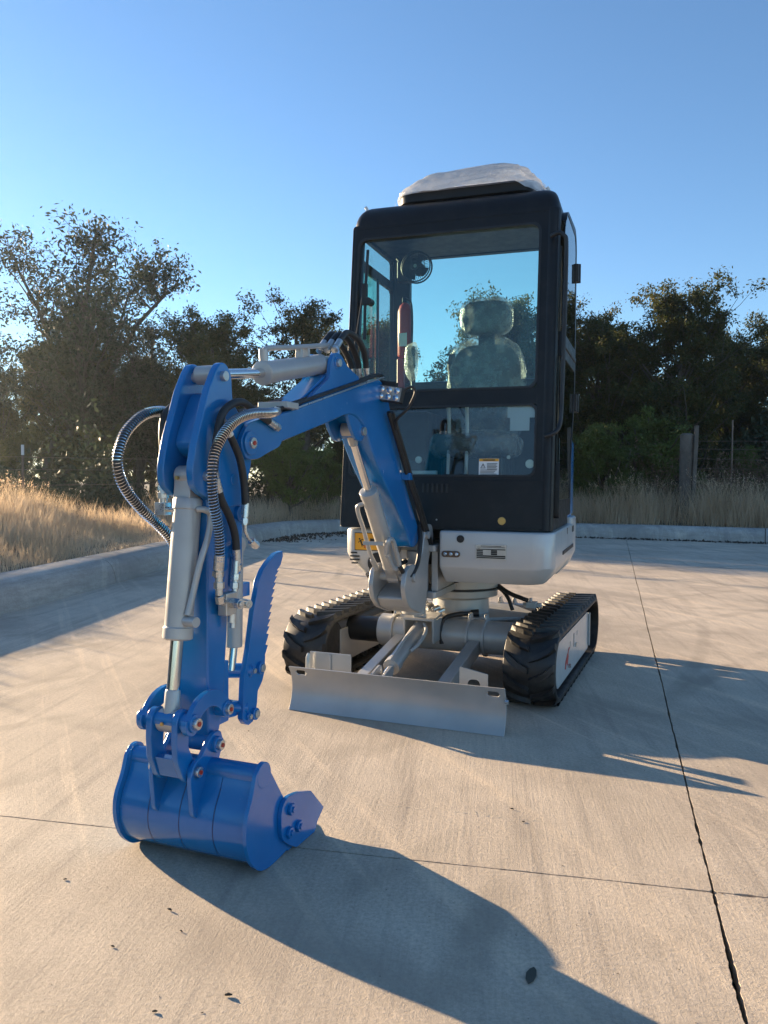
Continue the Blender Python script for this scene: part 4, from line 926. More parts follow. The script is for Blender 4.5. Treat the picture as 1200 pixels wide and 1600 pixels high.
# ---------------------------------------------------------------- undercarriage
R_, ZC, YF, YR = .150, .172, -.475, .700
Ls = YR-YF; Lc = PI*R_; LT = 2*Ls+2*Lc
def belt(s):
    """s along the outer belt face, starting on the ground at the rear, running forward; returns y,z,ny,nz"""
    s %= LT
    if s < Ls: return YR-s, ZC-R_, 0, -1
    s -= Ls
    if s < Lc: a = -PI/2-s/R_; return YF+R_*math.cos(a), ZC+R_*math.sin(a), math.cos(a), math.sin(a)
    s -= Lc
    if s < Ls: return YF+s, ZC+R_, 0, 1
    s -= Ls; a = PI/2-s/R_; return YR+R_*math.cos(a), ZC+R_*math.sin(a), math.cos(a), math.sin(a)
NL = 37
for side, xc in ((1, .490), (-1, -.600)):
    tr = empty('track', FU, EX)
    W2 = .114; m = MB(); n = 150; cs = [(-W2, 0),(-W2*.96, .004),(W2*.96, .004),(W2, 0),(W2, -.018),(-W2, -.018)]
    v = []; 
    for i in range(n):
        y, z, ny, nz = belt(LT*i/n)
        for a, h in cs: v.append((xc+a, y+ny*h, z+nz*h))
    k = len(cs); f = [(i*k+j, i*k+(j+1) % k, ((i+1) % n)*k+(j+1) % k, ((i+1) % n)*k+j) for i in range(n) for j in range(k)]
    part(m.add(v, f), 'belt', 'rubber', FU, tr, ang=60)
    for i in range(NL):
        for h in (-1, 1):
            s0 = LT*(i+(.5 if h > 0 else 0))/NL
            pts = []
            # outline in (a across, s along): swept lug, wide at the rim; base and bevelled top
            ol = [(.000,-.018),(.045,-.004),(.085,.018),(.1135,.042),(.1135,.076),(.085,.054),(.045,.028),(.000,.010)]
            vv = []
            for hh, shr in ((.0, 0), (.021, 1)):
                for idx, (a, s_) in enumerate(ol):
                    if shr:
                        a2 = a-(.006 if a > .1 else 0)+(.004 if a == 0 else 0); s2 = s_+(.004 if idx < 4 else -.004)
                    else: a2, s2 = a, s_
                    y, z, ny, nz = belt(s0+s2); vv.append((xc+h*a2, y+ny*(hh+.003), z+nz*(hh+.003)))
            q = len(ol); ff = [tuple(range(q, 2*q))]+[(j, (j+1) % q, (j+1) % q+q, j+q) for j in range(q)]
            m = MB().add(vv, ff); m.build('tread_lug', 'rubber', FU, tr, smooth=False)
    xo = xc+side*.092; xi = xc-side*.092
    # frame between the runs of the belt
    fp = roundpoly([(-.44,.060),(-.475,.13),(-.465,.225),(-.42,.268),(.52,.268),(.555,.255),(.56,.075),(.54,.060)], [.03,.06,.05,.02,.01,.01,.01,.01])
    slots = [rrect(.02,.165,.05,.235,.006,2), rrect(-.09,.185,-.072,.215,.004,2), rrect(.13,.205,.145,.232,.003,2)]
    tf = part(MB().plate(fp, slots, yz, min(xo, xo-side*.008), max(xo, xo-side*.008)), 'track_frame', 'white', FU, tr, smooth=False)
    m = MB().box((min(xo,xo+side*.012),.545,.075),(max(xo,xo+side*.012),.556,.262)); m.box((min(xi,xi+side*.01),-.40,.075),(max(xi,xi+side*.01),.50,.245)); m.box((xc-.075,-.30,.10),(xc+.075,.50,.225))
    part(m, 'frame_web', 'silver', FU, tr, bevel=.004)
    for a_, b_, c_, d_ in ((.015,.055,.160,.240),(-.095,-.068,.180,.220),(.126,.149,.200,.236)): part(MB().box((min(xo-side*.010,xo-side*.013),a_,c_),(max(xo-side*.010,xo-side*.013),b_,d_)), 'slot_shade', 'ink', FU, tr)  # black plates painting the shade inside the frame slots
    part(MB().box((xo-.002,.085,.155),(xo+.006,.115,.175) if side > 0 else (xo-.006,.085,.175)), 'grease_cover', 'steel', FU, tr) if side > 0 else None
    part(MB().cyl((xo-side*.01,-.13,.105), (xo+side*.012,-.13,.105), .011, 6), 'nut', 'fitting', FU, tr)
    iw = MB()
    for a_ in (-1, 1): iw.tube([(xc+a_*.085,YF,ZC),(xc+a_*.08,YF,ZC),(xc+a_*.02,YF,ZC)], [.118,.128,.128], 40)
    part(iw, 'idler_wheel', 'dark', FU, tr, bevel=.002)
    sp = []; 
    for i in range(11*4):
        a_ = 2*PI*i/44; sp.append((YR+(.132 if i % 4 < 2 else .112)*math.cos(a_), ZC+(.132 if i % 4 < 2 else .112)*math.sin(a_)))
    part(MB().plate(sp, [circ(YR+.072*math.cos(2*PI*i/6), ZC+.072*math.sin(2*PI*i/6), .018, 12) for i in range(6)], yz, xc-.014, xc+.014), 'sprocket', 'dark', FU, tr)
    part(MB().cyl((xc-.085,YR,ZC), (xc+.075,YR,ZC), .055, 28), 'drive_hub', 'dark', FU, tr, bevel=.006)
    for i in range(4):
        y_ = -.26+.22*i; m = MB()
        for a_ in (-1, 1): m.tube([(xc+a_*.07,y_,.068),(xc+a_*.022,y_,.068)], [.036,.036], 20)
        m.cyl((xc-.08,y_,.068), (xc+.08,y_,.068), .018, 16); part(m, 'track_roller', 'dark', FU, tr, bevel=.002)
    # steel drive teeth on the inner face of the belt
    m = MB()
    for i in range(NL):
        y, z, ny, nz = belt(LT*i/NL); ty, tz = -nz, ny
        for a_ in (-.045, .045):
            v = []
            for hh, w_ in ((-.017,.016),(-.036,.009)):
                for da, ds in ((-.012,-w_),(.012,-w_),(.012,w_),(-.012,w_)): v.append((xc+a_+da, y+ny*hh+ty*ds, z+nz*hh+tz*ds))
            m.add(v, [(0,1,2,3),(4,5,6,7),(0,1,5,4),(1,2,6,5),(2,3,7,6),(3,0,4,7)])
    meta(part(m, 'guide_teeth', 'rubber', FU, tr, smooth=False), kind='stuff')
    if side > 0:   # red running-animal emblem on the outer plate
        em = [(-.235,.112),(-.222,.118),(-.222,.135),(-.205,.150),(-.19,.155),(-.165,.170),(-.150,.172),(-.138,.186),(-.118,.192),(-.098,.190),(-.112,.182),(-.128,.176),(-.138,.166),(-.132,.150),(-.140,.136),(-.152,.130),(-.150,.112),(-.160,.112),(-.166,.128),(-.185,.126),(-.200,.122),(-.205,.108),(-.216,.104)]
        part(MB().prism([(y_+.0, z_) for y_, z_ in em], yz, xo+.0002, xo+.0016), 'red_emblem', 'redink', FU, tr, smooth=False)
# cross tubes, chassis, blade arms
for y_ in (-.25, .36):
    ls = -1
    part(MB().cyl((-.52,y_,.232), (.41,y_,.232), .064, 32), 'extension_tube', 'black', FU, ang=30)
    m = MB().tube([(-.345,y_,.236),(-.34,y_,.236),(.330,y_,.236),(.335,y_,.236)], [.078,.081,.081,.078], 36)
    cb = part(m, 'cross_tube', 'silver', FU, ang=30)
    for x_ in (-.265,-.175,.125,.205):
        part(MB().tube([(x_-.007,y_,.236),(x_-.006,y_,.236),(x_+.006,y_,.236),(x_+.007,y_,.236)], [.091,.094,.094,.091], 32), 'flange', 'silver', FU, cb)
        part(MB().prism(roundpoly([(y_-.03,.30),(y_-.02,.35),(y_+.02,.35),(y_+.04,.30)], .01), yz, x_-.006, x_+.006), 'gusset', 'silver', FU, cb, bevel=.002)
m = MB().box((-.20,-.20,.17),(.20,.32,.30)); m.prism(roundpoly([(-.20,-.20),(.14,-.20),(.36,-.06),(.36,.10),(.20,.32),(-.20,.32),(-.34,.12),(-.34,-.04)], .02), xy, .300, .318)
m.box((.14,-.07,.24),(.36,.10,.300)); m.box((-.34,-.05,.24),(-.2,.12,.300)); part(m, 'chassis', 'silver', FU, bevel=.004)
for i, (x_, y_, z_, r_) in enumerate(((-.13,-.17,.345,.022),(-.09,-.18,.34,.018),(-.16,-.15,.355,.013),(-.06,-.19,.335,.011))):
    part(MB().cyl((x_,y_-.02,z_), (x_+.02,y_+.02,z_+.008), r_, 6 if i % 2 else 16), 'hydraulic_fitting', 'fitting', FU, bevel=.002)
m = MB().tube(smooth_path([(.10,-.16,.33),(.06,-.22,.335),(.0,-.27,.32),(-.01,-.315,.28),(.0,-.32,.20)], 5), .0125, 10); part(m, 'hydraulic_hose', 'hose', FU)
part(MB().cyl((.10,-.16,.33), (.14,-.15,.335), .02, 14), 'hose_cap', 'dark', FU, bevel=.003)
m = MB().tube(smooth_path([(.14,.05,.50),(.20,.0,.46),(.27,-.05,.43),(.34,-.07,.41),(.37,-.07,.40)], 5), .011, 10); m.tube(smooth_path([(.14,.07,.44),(.20,.03,.44),(.25,.0,.40),(.28,-.02,.34)], 5), .010, 10); part(m, 'hydraulic_hose', 'hose', FU)
m = MB().box((.335,.04,.345),(.385,.10,.375)); m.box((.35,.05,.375),(.362,.075,.395)); m.box((.385,.05,.35),(.41,.08,.37)); m.cyl((.335,.07,.36), (.315,.07,.36), .011, 6); part(m, 'hose_coupling_block', 'white', FU, bevel=.002)
# dozer blade
zb = .095
def bl_fn(u_, v_, w_): return (u_, -1.0+.034*(1-((v_-zb)/zb)**2)+w_, v_)
gx = [(-.47+.94*i/12, .19*j/8) for i in range(1, 12) for j in range(1, 8)]
ol = [(-.478,.19)]+[(-.478+.0*j, .19-.19*j/8) for j in range(1, 8)]+[(-.478,.001)]+[(-.478+.956*i/12, .001) for i in range(1, 12)]+[(.474,.001)]+[(.474, .19*j/8) for j in range(1, 8)]+[(.474,.19)]+[(.474-.952*i/12, .19) for i in range(1, 12)]
blade = empty('dozer_blade', FU, EX)
part(MB().plate(ol, [rrect(-.452,.153,-.400,.176,.0112,5), rrect(.398,.149,.450,.172,.0112,5)], bl_fn, 0, .011, gx), 'mouldboard', 'silver', FU, blade, bevel=.0012)
m = MB().box((-.46,-.955,.03),(.46,-.90,.085)); part(m, 'blade_beam', 'silver', FU, blade, bevel=.004)
for x0_, x1_ in ((-.21,-.215),(.165,.165)):
    m = MB().tube([(x0_,-.955,.08),(x1_,-.27,.215)], .001, 4)
    m = MB(); d_ = .028
    m.add([(x0_-d_,-.955,.045),(x0_+d_,-.955,.045),(x0_+d_,-.955,.115),(x0_-d_,-.955,.115),(x1_-d_,-.26,.175),(x1_+d_,-.26,.175),(x1_+d_,-.26,.245),(x1_-d_,-.26,.245)],
          [(0,1,2,3),(4,5,6,7),(0,1,5,4),(1,2,6,5),(2,3,7,6),(3,0,4,7)]); part(m, 'blade_arm', 'silver', FU, blade, bevel=.005)
part(MB().box((-.445,-.862,.06),(-.245,-.852,.232)), 'wing_plate', 'silver', FU, blade, bevel=.002)
part(MB().box((-.350,-.870,.06),(-.338,-.8625,.225)), 'rib', 'silver', FU, blade, bevel=.002)
wp = MB().plate([(0,0),(.118,0),(.118,.142),(0,.168)], [rrect(.034,.02,.086,.118,.02,4)], xz, 0, .010)
part(wp, 'wing_plate', 'silver', FU @ Matrix.Translation((.252,-.865,.06)) @ Matrix.Rotation(.12, 4, 'Z'), blade)
part(MB().tube([(.355,-.868,.10),(.352,-.868,.135)], .006, 8), 'latch', 'steel', FU, blade)
part(MB().cyl((.474,-.985,.135), (.488,-.985,.135), .010, 6), 'nut', 'fitting', FU, blade)
part(MB().tube([(-.435,-.90,.085),(-.435,-.90,.215),(-.433,-.90,.232)], [.014,.012,.006], 8), 'locating_peg', 'steel', FU, blade)
# blade cylinder and its bracket
m = MB().add([(-.165,-.43,.335),(-.005,-.43,.335),(-.005,-.30,.35),(-.165,-.30,.35),(-.165,-.43,.325),(-.005,-.43,.325),(-.005,-.30,.34),(-.165,-.30,.34)], [(0,1,2,3),(4,5,6,7),(0,1,5,4),(1,2,6,5),(2,3,7,6),(3,0,4,7)])
for x_ in (-.163, -.017): m.box((x_,-.43,.22),(x_+.010,-.30,.326))
bb = part(m, 'cylinder_bracket', 'silver', FU, blade, bevel=.002)
for x_ in (-.115,-.065): part(MB().cyl((x_,-.395,.336), (x_,-.395,.357), .009, 8), 'nut', 'silver', FU, blade, bevel=.001)
part(MB().box((-.115,-.399,.338),(-.065,-.391,.346)), 'bolt_strip', 'silver', FU, blade)
a, b = Vector((-.088,-.39,.290)), Vector((-.102,-.74,.165)); d_ = (b-a).normalized()
m = MB().tube([a, a+d_*.01, b-d_*.05, b-d_*.045, b], [.03,.034,.034,.039,.039], 28); m.tube(smooth_path([a+Vector((.03,-.03,.02)), a+Vector((.06,-.09,.0)), a+Vector((.055,-.17,-.045)), a+Vector((.03,-.22,-.075))], 5), .009, 8)
m.tube([a+d_*.1+Vector((0,0,.03)), a+d_*.20+Vector((0,0,.045)), b+Vector((0,0,.03))], .007, 8)
bcy = part(m, 'blade_cylinder', 'silver', FU, EX, bevel=.001)
part(MB().tube([b, b+d_*.15], .018, 18), 'rod', 'chrome', FU, bcy)
for s in (-.028, .028): part(MB().prism(roundpoly([(-.96,.05),(-.955,.15),(-.88,.17),(-.80,.19),(-.78,.165),(-.86,.07)], .015), yz, -.104+s-.006, -.104+s+.006), 'cylinder_lug', 'silver', FU, blade, bevel=.002)

# ---------------------------------------------------------------- cab
cab = empty('cab', FC, EX)
XL, XR, RK = -.447, .530, .17
yf = lambda z: -.60+RK*(z-.775)/1.5
def fr_fn(u_, v_, w_): return (u_, yf(v_)+w_, v_)
up_w = rrect(-.415,1.412,.452,2.155,[.01,.01,.035,.04],5); lo_w = rrect(-.415,1.020,.455,1.338,[.03,.03,.008,.008],5)
part(MB().plate(roundpoly([(XL,.778),(XR,.778),(XR,2.222),(XL,2.222)], .02), [up_w, lo_w], fr_fn, 0, .045), 'front_frame', 'black', FC, cab, bevel=.012, seg=3)
part(MB().plate(rrect(XL+.02,.790,XR-.02,1.000,.02), [], fr_fn, -.004, .001), 'lower_panel', 'black', FC, cab, bevel=.002)
# rounded corner posts
for x_, r_ in ((XL+.022, .030), (XR-.026, .034)):
    pth = [(x_, yf(z_)+.028, z_) for z_ in (.78,.95,1.2,1.5,1.8,2.05,2.16,2.215)]
    part(MB().tube(smooth_path(pth, 3), r_, 16), 'corner_post', 'black', FC, cab)
def side_poly(dy=0, dz=0): return roundpoly([(-.585+dy,.778),(yf(2.20)+.02+dy,2.215),(.158,2.215),(.158,.778)], [.01,.01,.01,.01])
lw1 = roundpoly([(-.50,1.47),(-.42,2.035),(.125,2.035),(.125,1.47)], .03); lw2 = roundpoly([(-.405,2.080),(-.375,2.190),(.12,2.190),(.12,2.080)], .02)
part(MB().plate(side_poly(), [lw1, lw2], yz, XL+.003, XL+.024), 'side_frame', 'black', FC, cab, bevel=.006)
part(MB().plate(roundpoly([(-.50,1.47),(-.42,2.035),(.125,2.035),(.125,1.47)], .01), [], yz, XL+.010, XL+.012), 'side_window', 'cglass', FC, cab, smooth=False)
part(MB().plate(roundpoly([(-.50,1.47),(-.42,2.035),(-.15,2.035),(-.15,1.47)], .01), [], yz, XL+.017, XL+.020), 'sliding_window', 'gglass', FC, cab, smooth=False)
part(MB().box((XL+.024,-.16,1.47),(XL+.034,-.145,2.035)), 'window_bar', 'dark', FC, cab)
part(MB().plate(lw2, [], yz, XL+.010, XL+.012), 'quarter_window', 'cglass', FC, cab, smooth=False)
dop = roundpoly([(-.50,.86),(-.365,2.13),(-.32,2.18),(.06,2.19),(.09,2.15),(.09,1.40),(-.02,1.10),(-.05,.86)], .03)
part(MB().plate(side_poly(), [dop], yz, XR-.043, XR-.003), 'side_frame', 'black', FC, cab, bevel=.006)
rw = rrect(-.33,1.50,.42,2.20,.04,5)
part(MB().plate(rrect(XL+.01,.778,XR-.01,2.215,.02,4), [rw], xz, .128, .165), 'rear_frame', 'black', FC, cab, bevel=.006)
part(MB().plate(rrect(-.34,1.49,.43,2.208,.04,5), [], xz, .143, .147), 'rear_window', 'cglass', FC, cab, smooth=False)
ws = part(MB().plate(rrect(-.425,1.40,.462,2.165,.04,5), [], fr_fn, .012, .016), 'windscreen', 'glass', FC, cab, smooth=False)
lws = part(MB().plate(rrect(-.425,1.01,.465,1.348,.03,5), [], fr_fn, .012, .016), 'lower_windscreen', 'fglass', FC, cab, smooth=False)
# window rubber seals
def ring_seal(poly, grow_, fn, a, b, nm, mt='dark'):
    cx = sum(p[0] for p in poly)/len(poly); cy = sum(p[1] for p in poly)/len(poly)
    inn_ = [(p[0]+(grow_ if p[0] < cx else -grow_), p[1]+(grow_ if p[1] < cy else -grow_)) for p in poly]
    part(MB().plate(poly, [inn_], fn, a, b), nm, mt, FC, cab, bevel=.001)
ring_seal(rrect(-.418,1.409,.455,2.158,.038,5), .010, fr_fn, -.003, .010, 'window_seal'); ring_seal(rrect(-.418,1.017,.458,1.341,.03,5), .009, fr_fn, -.003, .010, 'window_seal')
# roof with rounded shoulders
rf = MB(); rings = []
for k_ in range(9):
    a_ = PI/2*k_/8; z_, q = 2.205+.125*math.sin(a_), .115*(1-math.cos(a_))
    rings.append([(x, y, z_) for x, y in rrect(XL-.001+q*.5, yf(2.205)-.002+q, XR+.001-q*.5, .172-q, .045, 7)])
rings.append([(x, y, 2.334) for x, y in rrect(XL+.16, -.22, XR-.16, .02, .045, 7)])
part(loft(rings, rf), 'roof', 'black', FC, cab, ang=60)
part(MB().box((XL+.04,-.37,2.235),(XR-.04,.125,2.25)), 'roof_liner', 'liner', FC, cab, bevel=.004)
part(MB().prism([(-.40,2.24),(-.40,2.232),(-.25,2.222),(-.05,2.214),(.15,2.214),(.32,2.222),(.44,2.235),(.44,2.24)], xz, .05, .12), 'liner_valance', 'liner', FC, cab, bevel=.002)
part(MB().prism([(-.33,2.235),(-.33,2.205),(.0,2.185),(.30,2.178),(.46,2.20),(.46,2.235)], xz, -.34, -.30), 'sun_blind', 'liner', FC, cab, bevel=.004)
part(MB().box((XL+.04,-.55,.78),(XR-.045,.13,.80)), 'cab_floor', 'dark', FC, cab)
part(MB().box((XL+.039,-.50,.80),(XL+.06,.12,1.46)), 'inner_lining', 'dark', FC, cab)
part(MB().box((XL+.05,.09,.80),(XR-.05,.126,1.49)), 'rear_bulkhead', 'dark', FC, cab)
part(MB().box((XL+.05,.06,1.46),(XR-.05,.126,1.505)), 'rear_shelf', 'dark', FC, cab, bevel=.006)
part(MB().cyl((.318,yf(.82)-.008,.822), (.318,yf(.82)+.002,.822), .0175, 24), 'screw_cap', 'brass', FC, cab, bevel=.002)
part(MB().cyl((.022,yf(.82)-.006,.822), (.022,yf(.82)+.002,.822), .004, 8), 'screw', 'fitting', FC, cab)
m = MB()
for i in range(6): m.box((-.05+.022*i, yf(.95)-.008, .945),(-.04+.022*i, yf(.95), .985))
part(m, 'louvre', 'dark', FC, cab, bevel=.001)
# door
door = empty('door', FC, EX)
dpo = roundpoly([(-.545,.835),(-.405,2.13),(-.33,2.235),(.07,2.262),(.138,2.20),(.140,1.46),(.10,1.33),(.02,1.20),(-.01,1.10),(-.02,.835)], [.02,.06,.07,.06,.06,.05,.08,.06,.05,.02])
dh1 = roundpoly([(-.492,1.665),(-.405,2.14),(-.335,2.215),(.055,2.225),(.102,2.175),(.102,1.665)], .035); dh2 = roundpoly([(-.525,.915),(-.500,1.555),(.102,1.555),(.102,1.47),(.06,1.35),(-.02,1.20),(-.05,1.09),(-.06,.915)], .03)
part(MB().plate(dpo, [dh1, dh2], yz, XR+.003, XR+.028), 'door_frame', 'black', FC, door, bevel=.004); 
for nm, h_ in (('door_glass', dh1), ('door_glass', dh2)): part(MB().plate(h_, [], yz, XR+.022, XR+.026), nm, 'fglass', FC, door, smooth=False)
part(MB().box((XR+.015,-.46,1.60),(XR+.034,.105,1.625)), 'door_rail', 'black', FC, door, bevel=.003)
part(MB().box((XR-.02,-.30,1.60),(XR-.004,-.12,1.66)), 'inner_handle', 'dark', FC, door, bevel=.006)
for z_ in (2.06, 1.40): part(MB().box((XR+.004,.112,z_-.045),(XR+.040,.160,z_+.045)), 'hinge', 'dark', FC, door, bevel=.004); part(MB().cyl((XR+.040,.140,z_-.047), (XR+.040,.140,z_+.047), .009, 12), 'hinge_pin', 'black', FC, door)
gb = [(XR-.030,-.485,2.075),(XR+.005,-.495,2.085),(XR+.030,-.500,2.070),(XR+.040,-.500,2.03),(XR+.040,-.515,1.80),(XR+.036,-.54,1.45),(XR+.034,-.555,1.30),(XR+.028,-.575,1.235),(XR+.008,-.60,1.205),(XR-.03,-.605,1.19)]
part(MB().tube(smooth_path(gb, 5), .0095, 12), 'grab_handle', 'dark', FC, door)
part(MB().tube([(XR+.006,-.500,.86),(XR+.006,-.41,2.05)], .006, 8), 'door_seal', 'dark', FC, door)
# wiper on the left part of the windscreen
m = MB().tube([(-.362,yf(2.09)-.012,2.095),(-.366,yf(1.9)-.014,1.90),(-.360,yf(1.67)-.012,1.665)], .0075, 8); part(m, 'wiper_blade', 'dark', FC, cab)
m = MB().tube([(-.372,yf(1.92)-.02,1.915),(-.408,yf(1.62)-.018,1.62)], .0045, 8); m.box((-.380,yf(1.9)-.028,1.83),(-.355,yf(1.9)-.008,1.93)); m.cyl((-.345,yf(1.84)-.03,1.845), (-.345,yf(1.84)+.02,1.845), .017, 14); part(m, 'wiper_arm', 'dark', FC, cab)
# papers and stickers in the lower windscreen
sw = part(MB().plate([(.205,1.023),(.295,1.023),(.295,1.098),(.205,1.098)], [], fr_fn, .0095, .0115), 'warning_sticker', 'paper', FC, cab)
part(MB().plate([(.206,1.086),(.294,1.086),(.294,1.0975),(.206,1.0975)], [], fr_fn, .0085, .0093), 'orange_band', 'orange', FC, cab)
m = MB(); tri = [(.212,1.055),(.236,1.055),(.224,1.077)]; tri2 = [(.2155,1.057),(.2325,1.057),(.224,1.0725)]
m.plate(tri, [tri2], fr_fn, .0083, .0092); m.plate([(.2232,1.062),(.2248,1.062),(.2248,1.0685),(.2232,1.0685)], [], fr_fn, .0083, .0092); m.plate([(.2232,1.0585),(.2248,1.0585),(.2248,1.0603),(.2232,1.0603)], [], fr_fn, .0083, .0092)
m.plate([(.222,1.089),(.278,1.089),(.278,1.094),(.222,1.094)], [], fr_fn, .0078, .0083)
for i in range(5): m.plate([(.242,1.074-.006*i),(.288-.004*(i % 2),1.074-.006*i),(.288-.004*(i % 2),1.0765-.006*i),(.242,1.0765-.006*i)], [], fr_fn, .0083, .0092)
for i in range(4): m.plate([(.212,1.046-.006*i),(.286-.006*(i % 3),1.046-.006*i),(.286-.006*(i % 3),1.0482-.006*i),(.212,1.0482-.006*i)], [], fr_fn, .0083, .0092)
part(m, 'warning_print', 'ink', FC, cab)
pp_ = MB().plate([(.325,1.280),(.448,1.280),(.448,1.335),(.325,1.335)], [], fr_fn, .0175, .0182); pp_.plate([(.338,1.222),(.424,1.222),(.424,1.285),(.338,1.285)], [], fr_fn, .0185, .0192)
po = pp_.build('paper_sheets', 'paper', FC); meta(po, 'two overlapping white paper sheets taped inside the top right of the lower cab window', 'paper')
# AC unit on the roof under its plastic wrap
ac = empty('roof_unit', FC, EX)
part(body(-.255, -.335, .395, .27, [(2.325,.02),(2.345,.0),(2.385,.0),(2.40,.02)], [.06]*4), 'unit_base', 'black', FC, ac)
me = MB(); nu, nv = 84, 26; v = []
for j in range(nv):
    t_ = j/(nv-1); ph = t_*PI/2
    for i in range(nu):
        a_ = 2*PI*i/nu; e_ = .42
        cx_ = math.copysign(abs(math.cos(a_))**e_, math.cos(a_)); sy_ = math.copysign(abs(math.sin(a_))**e_, math.sin(a_))
        rr_ = math.cos(ph)**.35 if t_ < 1 else 0; zz = math.sin(ph)**.9
        x, y = .075+(.345+.022*(1-t_))*cx_*rr_, -.03+(.318+.02*(1-t_))*sy_*rr_
        z = 2.378+(.100+.030*max(0, min(1, (x+.2)/.35)))*zz
        if x > .32: z -= (x-.32)*.45*(1-t_)
        nz_ = noise.noise(Vector((x*6, y*6, z*6)))*.008+abs(noise.noise(Vector((x*8+z*30, y*8, z*22))))*.012-.5*abs(noise.noise(Vector((x*22-z*40, y*9+3, z*12))))*.012
        v.append((x+nz_*cx_, y+nz_*sy_, z+nz_))
f = [(j*nu+i, j*nu+(i+1) % nu, (j+1)*nu+(i+1) % nu, (j+1)*nu+i) for j in range(nv-1) for i in range(nu)]
part(me.add(v, f), 'plastic_wrap', 'wrapthick', FC, ac, ang=180)
# torn fringe of wrap at the left and right ends
m = MB()
for i in range(26):
    sd_ = -1 if i < 12 else 1; x = (-.275 if sd_ < 0 else .43)+rnd.uniform(-.02, .02); y = rnd.uniform(-.32, .1); z = rnd.uniform(2.335, 2.40); l_ = rnd.uniform(.02, .05)
    m.add([(x, y, z), (x+rnd.uniform(-.02,.03), y+rnd.uniform(-.02,.02), z-l_), (x+rnd.uniform(.0,.04)*sd_*-1, y+.01, z+.02)], [(0,1,2)])
part(m, 'wrap_fringe', 'wrap', FC, ac, smooth=False)
for x_ in (.47, -.415): part(MB().tube([(x_,-.33,2.31),(x_,-.33,2.335),(x_-.008,-.33,2.345)], .008, 8), 'lifting_eye', 'paper', FC, cab)

# ---------------------------------------------------------------- cab interior
seat = empty('seat', FC, EX)
def pad(c, h, e=.55, nn=(20, 28)):
    m = MB(); v = []
    for j in range(nn[0]+1):
        ph = -PI/2+PI*j/nn[0]
        for i in range(nn[1]):
            th = 2*PI*i/nn[1]; sg = lambda q: math.copysign(abs(q)**e, q)
            v.append((c[0]+h[0]*sg(math.cos(ph))*sg(math.cos(th)), c[1]+h[1]*sg(math.cos(ph))*sg(math.sin(th)), c[2]+h[2]*sg(math.sin(ph))))
    k_ = nn[1]; f = [(j*k_+i, j*k_+(i+1) % k_, (j+1)*k_+(i+1) % k_, (j+1)*k_+i) for j in range(nn[0]) for i in range(k_)]
    return m.add(v, f)
def wrapped(c, h, g_=.02, amp=.012):
    m = pad(c, tuple(q+g_ for q in h), .6, (34, 46)); m.v = [(x+amp*noise.noise(Vector((x*22, y*22, z*8))), y+amp*noise.noise(Vector((x*20+5, y*20, z*9))), z+amp*.7*noise.noise(Vector((x*25, y*20+9, z*20)))) for x, y, z in m.v]
    return m
part(pad((.118,.0,1.835), (.122,.043,.086)), 'headrest', 'seat', FC, seat); part(wrapped((.118,.0,1.835), (.122,.043,.086), .014), 'plastic_wrap', 'wrap', FC, seat, ang=180)
part(pad((.118,.02,1.43), (.180,.050,.27), .5), 'backrest', 'seat', FC, seat); part(wrapped((.118,.015,1.45), (.185,.055,.27), .02, .02), 'plastic_wrap', 'wrap', FC, seat, ang=180)
part(pad((.118,-.20,1.17), (.20,.22,.06), .5), 'cushion', 'seat', FC, seat); part(wrapped((.118,-.20,1.17), (.20,.22,.06), .015), 'plastic_wrap', 'wrap', FC, seat, ang=180)
part(MB().box((-.03,-.34,.80),(.27,.05,1.12)), 'seat_box', 'dark', FC, seat, bevel=.02)
part(MB().box((.08,.0,1.62),(.16,.03,1.78)), 'headrest_post', 'dark', FC, seat)
cl = part(MB().box((-.33,-.30,.80),(-.10,.08,1.34)), 'side_console', 'dark', FC, bevel=.02)
m = MB().tube(smooth_path([(-.22,-.15,1.34),(-.225,-.15,1.50),(-.235,-.15,1.58),(-.24,-.15,1.65),(-.235,-.15,1.685)], 4), [.012]*8+[.022]*4+[.024]*3+[.018]*2, 14); lv = part(m, 'control_lever', 'dark', FC)
part(wrapped((-.232,-.15,1.60), (.014,.02,.085), .014, .016), 'plastic_wrap', 'wrap', FC, lv, ang=180)
m = MB().tube([(-.045,-.02,1.35),(-.05,-.02,1.52),(-.055,-.02,1.60),(-.053,-.02,1.655)], [.014,.022,.024,.016], 14); part(m, 'control_lever', 'seat', FC)
part(MB().box((-.33,.03,1.30),(.48,.09,1.525)), 'rear_console', 'dark', FC, bevel=.02)
for x_ in (.025, .112):
    part(MB().tube([(x_,-.40,1.345),(x_+.004,-.40,1.20),(x_+.002,-.42,1.03)], .0085, 10), 'pedal_lever', 'paper', FC)
part(MB().box((-.08,-.42,.80),(.20,-.32,1.02)), 'pedal_box', 'dark', FC, bevel=.01)
part(MB().box((-.30,-.36,.86),(-.12,-.30,1.10)), 'monitor_box', 'liner', FC, bevel=.01)
m = MB().tube(smooth_path([(.02,-.36,1.36),(.03,-.38,1.42),(.06,-.40,1.38),(.10,-.38,1.30)], 4), .007, 8); part(m, 'cable', 'hose', FC)
for u_, z_, r_ in ((-.09,1.095,.0165),(.425,1.075,.020),(.33,1.105,.009)): part(MB().cyl((u_,yf(z_)+.05,z_), (u_,yf(z_)+.06,z_), r_, 22), 'round_knob', 'steel', FC, bevel=.002)
part(MB().box((-.155,yf(1.03)+.05,1.026),(.0,yf(1.03)+.07,1.045)), 'sill_bracket', 'steel', FC, bevel=.003)
